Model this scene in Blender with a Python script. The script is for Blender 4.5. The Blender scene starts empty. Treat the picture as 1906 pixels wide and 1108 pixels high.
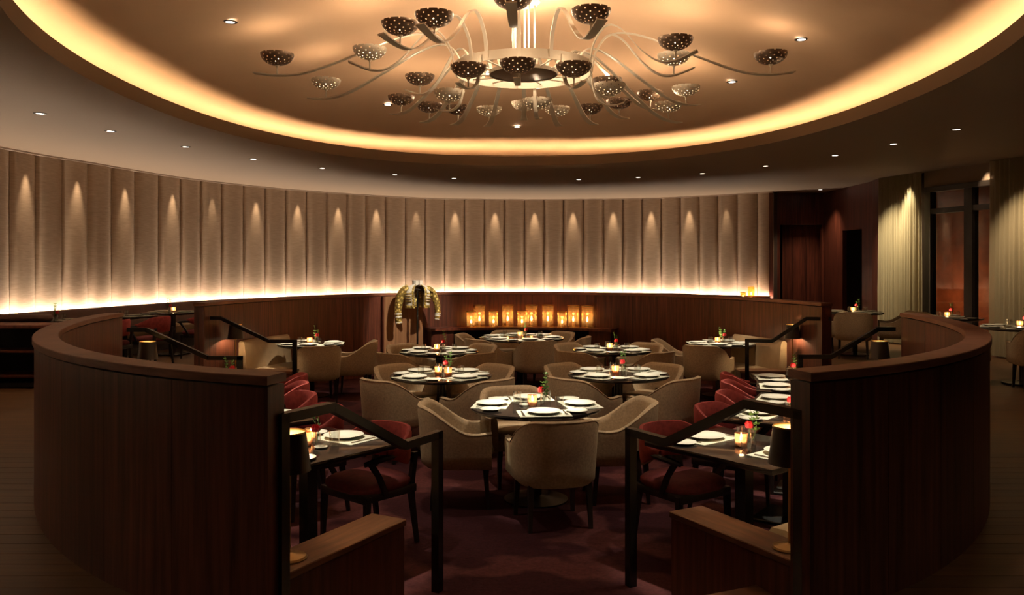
import bpy, bmesh, math, random
from mathutils import Vector, Matrix
PI = math.pi
rnd = random.Random(7)
SC = bpy.context.scene
COL = SC.collection

# ------------------------------------------------------------------ camera, world, exposure
cam = bpy.data.cameras.new('camera'); cam_o = bpy.data.objects.new('camera', cam); COL.objects.link(cam_o)
cam.sensor_width = 36.0; cam.lens = 1560 / 1906 * 36
cam.shift_y = -60 / 1906; cam.clip_end = 200
cam_o.location = (0, 0, 1.6); cam_o.rotation_euler = (PI / 2, 0, 0)
SC.camera = cam_o
w = bpy.data.worlds.new('world'); SC.world = w; w.use_nodes = True
w.node_tree.nodes['Background'].inputs[0].default_value = (0.9, 0.6, 0.4, 1)
w.node_tree.nodes['Background'].inputs[1].default_value = 0.002
SC.view_settings.view_transform = 'Standard'
SC.view_settings.look = 'None'
SC.view_settings.gamma = 1.0
SC.view_settings.use_curve_mapping = False
SC.view_settings.exposure = 0.0
try:
    SC.cycles.use_denoising = True
    SC.cycles.use_light_tree = True
    SC.cycles.adaptive_threshold = 0.12
    SC.cycles.adaptive_min_samples = 16
    SC.cycles.max_bounces = 4
    SC.cycles.diffuse_bounces = 2
    SC.cycles.glossy_bounces = 2
    SC.cycles.transparent_max_bounces = 8
    SC.cycles.sample_clamp_indirect = 3.0
    SC.cycles.caustics_reflective = False
    SC.cycles.caustics_refractive = False
except Exception:
    pass
# light levels (W)
WARM = (1.0, 0.74, 0.48)
WARM2 = (1.0, 0.76, 0.50)
TABLEC = (1.0, 0.87, 0.66)
AMBER = (1.0, 0.5, 0.18)
L_COVE = 38.0        # emission of the cove strip
L_STRIP = 190.0       # emission of the strip at the foot of the padded wall
L_WASH = 100.0        # each wall washer
L_TABLE = 1350.0      # each table spot
L_BOWL = 4.6         # each bulb in a chandelier bowl
L_CANOPY_FILL = 18.0         # fill lights added below the canopy, without bulbs
L_SOFT = 185.0       # wide fill beam added at dome downlights to lift the chairs
L_SOFFIT = 80.0      # each soffit downlight
L_LAMP = 40.0         # table lamps
L_CANDLE = 0.9

# ------------------------------------------------------------------ materials
M = {}
def nmat(name):
    m = bpy.data.materials.new(name); m.use_nodes = True
    nt = m.node_tree; b = nt.nodes['Principled BSDF']
    M[name] = m
    return m, nt, b
def N(nt, t, **kw):
    n = nt.nodes.new(t)
    for k, v in kw.items(): setattr(n, k, v)
    return n
def ramp(nt, fac, stops):
    r = N(nt, 'ShaderNodeValToRGB'); e = r.color_ramp.elements
    while len(e) < len(stops): e.new(0.5)
    for i, (p, c) in enumerate(stops):
        e[i].position = p; e[i].color = (*c, 1)
    nt.links.new(fac, r.inputs[0]); return r.outputs[0]
def noise(nt, scale, vec=None, detail=4, rough=0.55):
    n = N(nt, 'ShaderNodeTexNoise'); n.inputs['Scale'].default_value = scale
    n.inputs['Detail'].default_value = detail; n.inputs['Roughness'].default_value = rough
    if vec is not None: nt.links.new(vec, n.inputs['Vector'])
    return n.outputs['Fac']
def mapped(nt, sc=(1, 1, 1), kind='Object'):
    tc = N(nt, 'ShaderNodeTexCoord'); mp = N(nt, 'ShaderNodeMapping'); mp.inputs['Scale'].default_value = sc
    nt.links.new(tc.outputs[kind], mp.inputs['Vector']); return mp.outputs[0]
def bump(nt, b, fac, strength=0.2, dist=0.01):
    n = N(nt, 'ShaderNodeBump'); n.inputs['Strength'].default_value = strength; n.inputs['Distance'].default_value = dist
    nt.links.new(fac, n.inputs['Height']); nt.links.new(n.outputs[0], b.inputs['Normal'])
def plain(name, col, rough=0.5, metal=0.0, spec=0.5, noise_amt=0.0, nscale=20, bmp=0.0, sheen=0.0):
    m, nt, b = nmat(name)
    b.inputs['Base Color'].default_value = (*col, 1)
    b.inputs['Roughness'].default_value = rough; b.inputs['Metallic'].default_value = metal
    b.inputs['Specular IOR Level'].default_value = spec
    if sheen:
        b.inputs['Sheen Weight'].default_value = sheen
        b.inputs['Sheen Tint'].default_value = (*[min(1, c * 3) for c in col], 1)
    if noise_amt or bmp:
        f = noise(nt, nscale, mapped(nt))
        if noise_amt:
            lo = tuple(c * (1 - noise_amt) for c in col); hi = tuple(min(1, c * (1 + noise_amt)) for c in col)
            nt.links.new(ramp(nt, f, [(0.3, lo), (0.7, hi)]), b.inputs['Base Color'])
        if bmp: bump(nt, b, f, bmp)
    return m
def wood(name, dark, light, sc, rough=0.38, spec=0.45, random_tone=True):
    m, nt, b = nmat(name)
    v = mapped(nt, sc)
    f = noise(nt, 1.0, v, 6, 0.62)
    c = ramp(nt, f, [(0.32, dark), (0.52, tuple((a + d) / 2 for a, d in zip(dark, light))), (0.70, light)])
    if random_tone:
        oi = N(nt, 'ShaderNodeObjectInfo')
        mr = N(nt, 'ShaderNodeMapRange'); mr.inputs[3].default_value = 0.82; mr.inputs[4].default_value = 1.18
        nt.links.new(oi.outputs['Random'], mr.inputs[0])
        mx = N(nt, 'ShaderNodeMix', data_type='RGBA', blend_type='MULTIPLY'); mx.inputs[0].default_value = 1.0
        nt.links.new(c, mx.inputs[6]); nt.links.new(mr.outputs[0], mx.inputs[7]); c = mx.outputs[2]
    nt.links.new(c, b.inputs['Base Color'])
    b.inputs['Roughness'].default_value = rough; b.inputs['Specular IOR Level'].default_value = spec
    bump(nt, b, f, 0.05, 0.004)
    return m
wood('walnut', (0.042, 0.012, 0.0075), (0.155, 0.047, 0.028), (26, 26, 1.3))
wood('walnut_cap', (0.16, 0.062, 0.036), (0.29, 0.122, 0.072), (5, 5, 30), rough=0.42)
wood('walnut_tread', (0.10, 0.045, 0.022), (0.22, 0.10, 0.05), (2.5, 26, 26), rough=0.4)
wood('mahogany', (0.045, 0.012, 0.008), (0.15, 0.04, 0.022), (24, 24, 1.2), rough=0.35)
wood('pale_walnut', (0.16, 0.075, 0.035), (0.30, 0.15, 0.075), (26, 26, 1.3), rough=0.45)
wood('floor_plank', (0.045, 0.019, 0.006), (0.11, 0.049, 0.016), (1.5, 26, 26), rough=0.42)
wood('ebony', (0.006, 0.004, 0.004), (0.02, 0.012, 0.009), (20, 20, 4), rough=0.3, random_tone=False)
plain('dark_leg', (0.012, 0.008, 0.007), 0.35)
plain('table_black', (0.014, 0.011, 0.010), 0.13, spec=0.6)
plain('black_metal', (0.005, 0.005, 0.005), 0.27, metal=0.0, spec=0.6)
plain('chair_fabric', (0.47, 0.345, 0.22), 0.85, spec=0.2, noise_amt=0.18, nscale=60, bmp=0.12, sheen=0.15)
plain('bench_leather', (0.36, 0.25, 0.145), 0.5, spec=0.4, noise_amt=0.1, nscale=9)
plain('brown_leather', (0.10, 0.042, 0.026), 0.42, spec=0.5, noise_amt=0.2, nscale=8)
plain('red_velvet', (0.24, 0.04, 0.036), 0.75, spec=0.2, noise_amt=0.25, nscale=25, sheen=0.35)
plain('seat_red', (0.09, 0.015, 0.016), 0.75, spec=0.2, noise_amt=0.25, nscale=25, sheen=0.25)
plain('porcelain', (0.66, 0.66, 0.58), 0.25, spec=0.5)
plain('linen', (0.50, 0.51, 0.42), 0.85, spec=0.2, noise_amt=0.06, nscale=120)
plain('steel', (0.75, 0.72, 0.66), 0.22, metal=1.0)
plain('brass', (0.80, 0.56, 0.24), 0.28, metal=1.0)
plain('old_brass', (0.35, 0.24, 0.11), 0.35, metal=1.0)
plain('shade_black', (0.03, 0.022, 0.017), 0.35, spec=0.6)
plain('gold_lining', (0.80, 0.62, 0.34), 0.45, metal=0.5)
plain('chandelier_white', (0.80, 0.70, 0.56), 0.4, spec=0.4)
plain('chandelier_dark', (0.16, 0.105, 0.07), 0.4, metal=0.5)
plain('bowl_white', (0.74, 0.64, 0.50), 0.45)
plain('soffit_paint', (0.33, 0.235, 0.165), 0.7, spec=0.3)
plain('fascia_paint', (0.20, 0.125, 0.068), 0.7, spec=0.3)
plain('dome_plaster', (0.72, 0.475, 0.30), 0.75, spec=0.25, noise_amt=0.05, nscale=0.8)
plain('trim_paint', (0.55, 0.42, 0.32), 0.6)
plain('flower_red', (0.75, 0.03, 0.05), 0.6, noise_amt=0.3, nscale=80)
plain('leaf_green', (0.10, 0.22, 0.05), 0.55, noise_amt=0.4, nscale=60)
plain('wax', (0.85, 0.75, 0.6), 0.5)
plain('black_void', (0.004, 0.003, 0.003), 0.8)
plain('wall_dark', (0.05, 0.03, 0.022), 0.7)
plain('backdrop_red', (0.35, 0.10, 0.045), 0.4, noise_amt=0.3, nscale=3)  # reflection colour for the added backdrop behind the window
plain('bronze_frame', (0.035, 0.026, 0.02), 0.4, spec=0.5)
# padded wall fabric: horizontal weave
m, nt, b = nmat('wall_fabric')
f = noise(nt, 1.0, mapped(nt, (6, 6, 60)), 5, 0.6)
nt.links.new(ramp(nt, f, [(0.3, (0.375, 0.265, 0.18)), (0.7, (0.485, 0.35, 0.245))]), b.inputs['Base Color'])
b.inputs['Roughness'].default_value = 0.8; b.inputs['Specular IOR Level'].default_value = 0.2
bump(nt, b, f, 0.08, 0.004)
# carpet: dark plum with paler torn shapes
m, nt, b = nmat('carpet')
v = mapped(nt, (0.55, 0.55, 0.55))
f1 = noise(nt, 1.6, v, 3, 0.5); f2 = noise(nt, 60, v, 3, 0.7)
c1 = ramp(nt, f1, [(0.47, (0.034, 0.009, 0.012)), (0.50, (0.085, 0.028, 0.028)), (0.60, (0.07, 0.021, 0.022)), (0.63, (0.028, 0.007, 0.010))])
c2 = ramp(nt, f2, [(0.3, (0.7, 0.7, 0.7)), (0.7, (1.15, 1.1, 1.1))])
mx = N(nt, 'ShaderNodeMix', data_type='RGBA', blend_type='MULTIPLY'); mx.inputs[0].default_value = 1.0
nt.links.new(c1, mx.inputs[6]); nt.links.new(c2, mx.inputs[7]); nt.links.new(mx.outputs[2], b.inputs['Base Color'])
b.inputs['Roughness'].default_value = 0.95; b.inputs['Specular IOR Level'].default_value = 0.1
bump(nt, b, f2, 0.3, 0.01)
# matador brocade
m, nt, b = nmat('gold_brocade')
vor = N(nt, 'ShaderNodeTexVoronoi'); vor.inputs['Scale'].default_value = 26
nt.links.new(mapped(nt), vor.inputs['Vector'])
nt.links.new(ramp(nt, vor.outputs['Distance'], [(0.15, (0.85, 0.68, 0.25)), (0.4, (0.55, 0.40, 0.10)), (0.62, (0.22, 0.15, 0.04))]), b.inputs['Base Color'])
b.inputs['Roughness'].default_value = 0.4; b.inputs['Metallic'].default_value = 0.35
bump(nt, b, vor.outputs['Distance'], 0.6, 0.02)
plain('white_satin', (0.72, 0.68, 0.62), 0.4, noise_amt=0.15, nscale=30)

def emit(name, col, strength):
    m, nt, b = nmat(name)
    b.inputs['Base Color'].default_value = (*col, 1)
    b.inputs['Emission Color'].default_value = (*col, 1); b.inputs['Emission Strength'].default_value = strength
    return m
emit('cove_led', (1.0, 0.70, 0.40), L_COVE)
emit('strip_led', (1.0, 0.84, 0.66), L_STRIP)
emit('lens_on', (1.0, 0.86, 0.70), 9.0)
emit('bulb_on', (1.0, 0.80, 0.52), 7.0)
emit('flame', (1.0, 0.80, 0.48), 60.0)
emit('flame_white', (1.0, 0.90, 0.70), 22.0)
emit('lamp_diffuser', (1.0, 0.72, 0.36), 8.0)
emit('city_light', (1.0, 0.75, 0.45), 5.0)

def thin_glass(name, tint, trans=0.9, transl=0.0, gloss_rough=0.03, glow=None):
    m = bpy.data.materials.new(name); m.use_nodes = True; nt = m.node_tree; M[name] = m
    nt.nodes.remove(nt.nodes['Principled BSDF']); out = nt.nodes['Material Output']
    tr = N(nt, 'ShaderNodeBsdfTransparent'); tr.inputs[0].default_value = (*tint, 1)
    gl = N(nt, 'ShaderNodeBsdfGlossy'); gl.inputs['Roughness'].default_value = gloss_rough
    gl.inputs[0].default_value = (0.95, 0.95, 0.95, 1)
    base = tr.outputs[0]
    if transl:
        tl = N(nt, 'ShaderNodeBsdfTranslucent'); tl.inputs[0].default_value = (*tint, 1)
        ms = N(nt, 'ShaderNodeMixShader'); ms.inputs[0].default_value = transl
        nt.links.new(tr.outputs[0], ms.inputs[1]); nt.links.new(tl.outputs[0], ms.inputs[2]); base = ms.outputs[0]
    lw = N(nt, 'ShaderNodeLayerWeight'); lw.inputs[0].default_value = 0.5
    pw_ = N(nt, 'ShaderNodeMath', operation='POWER'); pw_.inputs[1].default_value = 3.0
    nt.links.new(lw.outputs['Facing'], pw_.inputs[0])
    ma = N(nt, 'ShaderNodeMath', operation='MULTIPLY_ADD'); ma.inputs[1].default_value = 0.55; ma.inputs[2].default_value = 1 - trans
    nt.links.new(pw_.outputs[0], ma.inputs[0])
    ms = N(nt, 'ShaderNodeMixShader')
    nt.links.new(ma.outputs[0], ms.inputs[0]); nt.links.new(base, ms.inputs[1]); nt.links.new(gl.outputs[0], ms.inputs[2])
    nt.links.new(ms.outputs[0], out.inputs[0])
    return m
thin_glass('clear_glass', (0.96, 0.97, 0.96), 0.90)
thin_glass('window_glass', (0.85, 0.85, 0.82), 0.92)
thin_glass('amber_glass', (1.0, 0.80, 0.46), 0.93, transl=0.12)
thin_glass('votive_glass', (1.0, 0.66, 0.44), 0.95, transl=0.4)
# sheer curtain
m = bpy.data.materials.new('sheer'); m.use_nodes = True; nt = m.node_tree; M['sheer'] = m
nt.nodes.remove(nt.nodes['Principled BSDF'])
df = N(nt, 'ShaderNodeBsdfDiffuse'); df.inputs[0].default_value = (0.55, 0.46, 0.29, 1)
tl = N(nt, 'ShaderNodeBsdfTranslucent'); tl.inputs[0].default_value = (0.55, 0.46, 0.30, 1)
tp = N(nt, 'ShaderNodeBsdfTransparent')
a1 = N(nt, 'ShaderNodeMixShader'); a1.inputs[0].default_value = 0.35
a2 = N(nt, 'ShaderNodeMixShader'); a2.inputs[0].default_value = 0.12
nt.links.new(df.outputs[0], a1.inputs[1]); nt.links.new(tl.outputs[0], a1.inputs[2])
nt.links.new(a1.outputs[0], a2.inputs[1]); nt.links.new(tp.outputs[0], a2.inputs[2])
nt.links.new(a2.outputs[0], nt.nodes['Material Output'].inputs[0])

# ------------------------------------------------------------------ mesh helpers
class MB:
    def __init__(s): s.v = []; s.f = []
    def add(s, vs, fs, mt=None):
        k = len(s.v)
        for p in vs:
            p = Vector(p)
            s.v.append(tuple(mt @ p) if mt is not None else tuple(p))
        for q in fs: s.f.append(tuple(i + k for i in q))
        return s
    def box(s, c, d, mt=None, rz=0):
        x, y, z = (q / 2 for q in d); R = Matrix.Rotation(rz, 3, 'Z')
        vs = [Vector(c) + R @ Vector((a * x, b_ * y, e * z)) for a in (-1, 1) for b_ in (-1, 1) for e in (-1, 1)]
        return s.add(vs, [(0, 1, 3, 2), (4, 6, 7, 5), (0, 4, 5, 1), (2, 3, 7, 6), (0, 2, 6, 4), (1, 5, 7, 3)], mt)
    def rbox(s, c, d, r=0.02, seg=2, rz=0):
        bm = bmesh.new(); bmesh.ops.create_cube(bm, size=1)
        for v_ in bm.verts: v_.co = Vector((v_.co.x * d[0], v_.co.y * d[1], v_.co.z * d[2]))
        bmesh.ops.bevel(bm, geom=bm.edges[:], offset=r, segments=seg, affect='EDGES', profile=0.5)
        R = Matrix.Rotation(rz, 3, 'Z'); bm.verts.index_update()
        s.add([Vector(c) + R @ v_.co for v_ in bm.verts], [[v_.index for v_ in f_.verts] for f_ in bm.faces]); bm.free(); return s
    def lathe(s, prof, n=24, c=(0, 0, 0), caps=False):
        vs = [(c[0] + r * math.cos(2 * PI * i / n), c[1] + r * math.sin(2 * PI * i / n), c[2] + z) for r, z in prof for i in range(n)]
        fs = []
        for j in range(len(prof) - 1):
            for i in range(n):
                i2 = (i + 1) % n; fs.append((j * n + i, j * n + i2, (j + 1) * n + i2, (j + 1) * n + i))
        if caps:
            fs.append(tuple(reversed(range(n)))); fs.append(tuple((len(prof) - 1) * n + i for i in range(n)))
        return s.add(vs, fs)
    def tube(s, pts, r, n=8, caps=True):
        pts = [Vector(p) for p in pts]; rs = r if isinstance(r, (list, tuple)) else [r] * len(pts)
        vs = []; up = Vector((0, 0, 1))
        for i, p in enumerate(pts):
            t = (pts[min(i + 1, len(pts) - 1)] - pts[max(i - 1, 0)]).normalized()
            a = t.cross(up)
            if a.length < 1e-3: a = t.cross(Vector((1, 0, 0)))
            a.normalize(); b_ = t.cross(a).normalized()
            for k in range(n):
                an = 2 * PI * k / n; vs.append(p + (a * math.cos(an) + b_ * math.sin(an)) * rs[i])
        fs = [(j * n + i, j * n + (i + 1) % n, (j + 1) * n + (i + 1) % n, (j + 1) * n + i) for j in range(len(pts) - 1) for i in range(n)]
        if caps: fs += [tuple(reversed(range(n))), tuple((len(pts) - 1) * n + i for i in range(n))]
        return s.add(vs, fs)
    def loft(s, sections, closed=True, caps=True):
        n = len(sections[0]); vs = [p for q in sections for p in q]; fs = []
        for j in range(len(sections) - 1):
            for i in range(n if closed else n - 1):
                i2 = (i + 1) % n; fs.append((j * n + i, j * n + i2, (j + 1) * n + i2, (j + 1) * n + i))
        if caps and closed: fs += [tuple(reversed(range(n))), tuple((len(sections) - 1) * n + i for i in range(n))]
        return s.add(vs, fs)
    def bar(s, a, b_, w_, h_, up=(0, 0, 1)):
        a = Vector(a); b_ = Vector(b_); t = (b_ - a).normalized(); side = t.cross(Vector(up))
        if side.length < 1e-3: side = t.cross(Vector((0, 1, 0)))
        side.normalize(); u = side.cross(t).normalized()
        sec = lambda p: [p + side * (i * w_ / 2) + u * (j * h_ / 2) for i, j in ((-1, -1), (1, -1), (1, 1), (-1, 1))]
        return s.loft([sec(a), sec(b_)])
    def mesh(s, name, angle=35, smooth=True):
        me = bpy.data.meshes.new(name); me.from_pydata(s.v, [], s.f)
        bm = bmesh.new(); bm.from_mesh(me); bmesh.ops.recalc_face_normals(bm, faces=bm.faces[:]); bm.to_mesh(me); bm.free()
        if smooth:
            me.polygons.foreach_set('use_smooth', [True] * len(me.polygons))
            me.set_sharp_from_angle(angle=math.radians(angle))
        me.update(); return me
def obj(name, mb, mat, parent=None, loc=None, rz=0, angle=35):
    me = mb if isinstance(mb, bpy.types.Mesh) else mb.mesh(name, angle)
    if mat and not me.materials: me.materials.append(M[mat])
    o = bpy.data.objects.new(name, me); COL.objects.link(o)
    if parent is not None: o.parent = parent
    if loc is not None: o.location = loc
    o.rotation_euler[2] = rz
    return o
def tag(o, label, cat, group=None):
    o['label'] = label; o['category'] = cat
    if group: o['group'] = group
    return o
def struct(name, mb, mat, parent=None, label=None, angle=35):
    o = obj(name, mb, mat, parent, angle=angle)
    if parent is None: o['kind'] = 'structure'
    if label: o['label'] = label
    return o
def thing(name, label, cat, loc=(0, 0, 0), rz=0, group=None):
    o = bpy.data.objects.new(name, None); COL.objects.link(o); o.empty_display_size = 0.1
    o.location = loc; o.rotation_euler[2] = rz
    return tag(o, label, cat, group)
def dup(root, loc, rz=0, label=None, group=None):
    r = root.copy(); COL.objects.link(r); r.location = loc; r.rotation_euler[2] = rz
    if label: r['label'] = label
    if group: r['group'] = group
    for ch in list(root.children):
        c = ch.copy(); COL.objects.link(c); c.parent = r
        for g in list(ch.children):
            d = g.copy(); COL.objects.link(d); d.parent = c
    return r
class Proto:
    """first use moves the prototype itself, later uses copy it"""
    def __init__(s, root): s.r = root; s.used = False
    def put(s, loc, rz=0, label=None, group=None):
        if s.used: return dup(s.r, loc, rz, label, group)
        s.used = True; r = s.r; r.location = loc; r.rotation_euler[2] = rz
        if label: r['label'] = label
        if group: r['group'] = group
        return r
def spot(name, loc, target, watts, size_deg, blend=0.6, col=WARM2, radius=0.03, parent=None):
    l = bpy.data.lights.new(name, 'SPOT'); l.energy = watts; l.spot_size = math.radians(size_deg); l.spot_blend = blend
    l.color = col; l.shadow_soft_size = radius
    o = bpy.data.objects.new(name, l); COL.objects.link(o); o.location = loc
    d = Vector(target) - Vector(loc); o.rotation_euler = d.to_track_quat('-Z', 'Y').to_euler()
    if parent: o.parent = parent
    return o
def point(name, loc, watts, col=WARM, radius=0.02, parent=None):
    l = bpy.data.lights.new(name, 'POINT'); l.energy = watts; l.color = col; l.shadow_soft_size = radius
    o = bpy.data.objects.new(name, l); COL.objects.link(o); o.location = loc
    if parent: o.parent = parent
    return o

# ------------------------------------------------------------------ plan curves
PIT = -0.30
CX, CY, RA, RB = 0.0, 9.4, 4.16, 5.95
def ring(t, off=0.0):
    c, s = math.cos(math.radians(t)), math.sin(math.radians(t))
    n = 2.0 if s < 0 else 2.2
    return (CX + (RA - off) * math.copysign(abs(c) ** (2 / n), c), CY + (RB - off) * math.copysign(abs(s) ** (2 / n), s))
def sector(mb, t0, t1, o0, o1, z0, z1, n=10):
    secs = []
    for i in range(n + 1):
        t = t0 + (t1 - t0) * i / n; a = ring(t, o0); b_ = ring(t, o1)
        secs.append([(a[0], a[1], z0), (b_[0], b_[1], z0), (b_[0], b_[1], z1), (a[0], a[1], z1)])
    return mb.loft(secs)
VX, VY, VA, VB = 0.10, 9.3, 4.30, 6.05          # cove ellipse
def cove(t, k=1.0, off=0.0):
    c, s = math.cos(t), math.sin(t)
    return (VX + (VA * k - off) * math.copysign(abs(c) ** (2 / 2.2), c), VY + (VB * k - off) * math.copysign(abs(s) ** (2 / 2.2), s))
def dome_z(x, y):
    r2 = ((x - VX) / VA) ** 2 + ((y - VY) / VB) ** 2
    return 3.70 + 0.92 * (1 - r2 / 1.09 ** 2)
ZS = 3.43
WP = [(-8.35, -4), (-8.35, 4), (-8.3, 8.5), (-7.94, 13.0), (-7.55, 14.83), (-6.94, 17.36), (-5.79, 19.6), (-4.28, 21.3),
      (-2.23, 22.8), (.48, 23.3), (3.48, 22.9), (5.05, 22.07), (6.5, 20.8)]
def catmull(P, n=40):
    P = [Vector(p) for p in P]; out = []
    for i in range(len(P) - 1):
        p0, p1, p2, p3 = P[max(i - 1, 0)], P[i], P[i + 1], P[min(i + 2, len(P) - 1)]
        for k in range(n):
            t = k / n
            out.append(0.5 * (2 * p1 + (p2 - p0) * t + (2 * p0 - 5 * p1 + 4 * p2 - p3) * t * t + (3 * p1 - p0 - 3 * p2 + p3) * t ** 3))
    out.append(P[-1]); return out
WC = catmull(WP); WS = [0.0]
for i in range(1, len(WC)): WS.append(WS[-1] + (WC[i] - WC[i - 1]).length)
def wall_at(s, off=0.0):
    s = max(0.0, min(WS[-1] - 1e-6, s)); lo, hi = 0, len(WS) - 1
    while hi - lo > 1:
        mid = (lo + hi) // 2
        if WS[mid] <= s: lo = mid
        else: hi = mid
    f_ = (s - WS[lo]) / (WS[hi] - WS[lo]); p = WC[lo].lerp(WC[hi], f_); t = (WC[hi] - WC[lo]).normalized()
    nrm = Vector((t.y, -t.x))       # towards the room
    return p + nrm * off
def wall_sweep(mb, s0, s1, o0, o1, z0, z1, n=60):
    secs = []
    for i in range(n + 1):
        s = s0 + (s1 - s0) * i / n; a = wall_at(s, o0); b_ = wall_at(s, o1)
        secs.append([(a.x, a.y, z0), (b_.x, b_.y, z0), (b_.x, b_.y, z1), (a.x, a.y, z1)])
    return mb.loft(secs)

# ------------------------------------------------------------------ floors
mb = MB(); n = 144; vs = []; fs = []
for i in range(n):
    t = 360 * i / n; a = ring(t, 0.05); tr = math.radians(t)
    b_ = (CX + 11.5 * math.cos(tr), CY + 17 * math.sin(tr))
    vs += [(a[0], a[1], -0.012), (b_[0], b_[1], -0.012)]
for i in range(n):
    j = (i + 1) % n; fs.append((2 * i, 2 * i + 1, 2 * j + 1, 2 * j))
floor = struct('floor', MB().add(vs, fs), 'floor_plank')
def ring_x(y, sgn):     # outer x of the pit ring at depth y (near half)
    q = (y - CY) / (RB - 0.06)
    return CX + sgn * (RA - 0.06) * math.sqrt(max(0, 1 - q * q))
pw = 0.165; y = 3.0; k = 0
while y < 7.0:
    for sgn in (-1, 1):
        x_out = sgn * 8.1
        if y + pw < CY - RB + 0.2:
            xa = xb = 0.0
        else:
            xa = ring_x(max(y, CY - RB + 0.07), sgn); xb = ring_x(y + pw - 0.004, sgn)
        cut = rnd.uniform(0.35, 0.7)
        for f0, f1 in ((0, cut), (cut, 1)):
            P0 = xa + (x_out - xa) * f0; P1 = xa + (x_out - xa) * f1 - sgn * 0.003
            Q0 = xb + (x_out - xb) * f0; Q1 = xb + (x_out - xb) * f1 - sgn * 0.003
            vs = [(P0, y, -0.012), (P1, y, -0.012), (Q1, y + pw - 0.004, -0.012), (Q0, y + pw - 0.004, -0.012)]
            vs += [(p[0], p[1], 0.0) for p in vs]
            obj('plank', MB().add(vs, [(3, 2, 1, 0), (4, 5, 6, 7), (0, 1, 5, 4), (1, 2, 6, 5), (2, 3, 7, 6), (3, 0, 4, 7)]), 'floor_plank', floor)
    y += pw
vs = [(CX, CY, PIT)] + [(*ring(360 * i / 120, 0.1), PIT) for i in range(120)]
struct('floor_pit', MB().add(vs, [(0, 1 + i, 1 + (i + 1) % 120) for i in range(120)]), 'carpet')

# ------------------------------------------------------------------ pit ring walls
T_FR, T_RN, T_RF, T_LF, T_LN, T_FL = 289.1, 351.4, 371.2, 168.4, 188.7, 254.9
ZC = 1.117
def ring_wall(name, t0, t1, npan, label):
    root = struct(name, sector(MB(), t0, t1, 0.02, 0.13, PIT, ZC - 0.055, 24), 'black_void', label=label)
    for i in range(npan):
        a = t0 + (t1 - t0) * i / npan; b_ = t0 + (t1 - t0) * (i + 1) / npan; g = 0.02
        sub = 8
        obj('panel', sector(MB(), a + g, b_ - g, 0.006, 0.02, 0.0, ZC - 0.05, sub), 'walnut', root)
        obj('panel', sector(MB(), a + g, b_ - g, 0.13, 0.144, PIT, ZC - 0.05, sub), 'walnut', root)
    e = MB()
    for tt, dt in ((t0, -0.25), (t1, 0.25)): sector(e, tt, tt + dt, 0.006, 0.144, PIT, ZC - 0.05, 1)
    obj('end_panel', e, 'walnut', root)
    c = MB(); secs = []; nn = 60
    for i in range(nn + 1):
        t = t0 - 0.3 + (t1 - t0 + 0.6) * i / nn
        secs.append([(*ring(t, -0.006), ZC - 0.04), (*ring(t, 0.156), ZC - 0.04), (*ring(t, 0.156), ZC - 0.004), (*ring(t, 0.152), ZC),
                     (*ring(t, -0.002), ZC), (*ring(t, -0.006), ZC - 0.004)])
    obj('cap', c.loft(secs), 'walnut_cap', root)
    return root
ring_wall('wall_near_left', T_LN, T_FL, 9, 'curved walnut pit wall on the left of the front opening')
ring_wall('wall_near_right', T_FR, T_RN, 9, 'curved walnut pit wall on the right of the front opening')
ring_wall('wall_far', T_RF - 360, T_LF, 16, 'curved walnut wall at the far end of the pit')

# stairs: landing and one tread in each opening
for nm, a, b_ in (('front', T_FL, T_FR), ('right', T_RN, T_RF), ('left', T_LF, T_LN)):
    r = struct('stair_' + nm, sector(MB(), a, b_, 0.0, 0.40, PIT, -0.025, 16), 'mahogany', label='wooden steps down into the pit, %s opening' % nm)
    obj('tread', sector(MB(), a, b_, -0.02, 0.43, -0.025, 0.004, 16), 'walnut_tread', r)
    obj('riser', sector(MB(), a, b_, 0.40, 0.70, PIT, -0.175, 16), 'mahogany', r)
    obj('tread', sector(MB(), a, b_, 0.40, 0.73, -0.175, -0.146, 16), 'walnut_tread', r)

# ------------------------------------------------------------------ ceiling: soffit, fascia, trough, dome
n = 160; vs = []; fs = []
for i in range(n):
    t = 2 * PI * i / n; a = cove(t)
    vs += [(a[0], a[1], ZS), (VX + 11.5 * math.cos(t), VY + 17 * math.sin(t), ZS)]
for i in range(n):
    j = (i + 1) % n; fs.append((2 * i, 2 * i + 1, 2 * j + 1, 2 * j))
ceil = struct('ceiling', MB().add(vs, fs), 'soffit_paint')
secs = []
for i in range(n + 1):
    t = 2 * PI * i / n
    secs.append([(*cove(t), ZS - 0.002), (*cove(t), ZS + 0.17), (*cove(t, 1, -0.04), ZS + 0.17), (*cove(t, 1, -0.04), ZS + 0.06), (*cove(t, 1.092), ZS + 0.06), (*cove(t, 1.092), 3.72)])
struct('trim_cove', MB().loft(secs, closed=False, caps=False), 'fascia_paint', label='painted cove fascia around the oval ceiling recess')
secs = []
for i in range(n + 1):
    t = 2 * PI * i / n
    secs.append([(*cove(t, 1, -0.09), ZS + 0.08), (*cove(t, 1, -0.13), ZS + 0.08)])
o = obj('cove_light_strip', MB().loft(secs, closed=False, caps=False), 'cove_led'); tag(o, 'warm light strip hidden in the oval ceiling cove', 'light strip')
vs = []; fs = []; nr = 20
for j in range(nr + 1):
    for i in range(n):
        p = cove(2 * PI * i / n, 1.095 * j / nr); vs.append((p[0], p[1], dome_z(*p)))
for j in range(nr):
    for i in range(n):
        i2 = (i + 1) % n; fs.append((j * n + i, j * n + i2, (j + 1) * n + i2, (j + 1) * n + i))
struct('ceiling_dome', MB().add(vs, fs), 'dome_plaster', label='shallow oval plaster dome above the pit')

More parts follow.
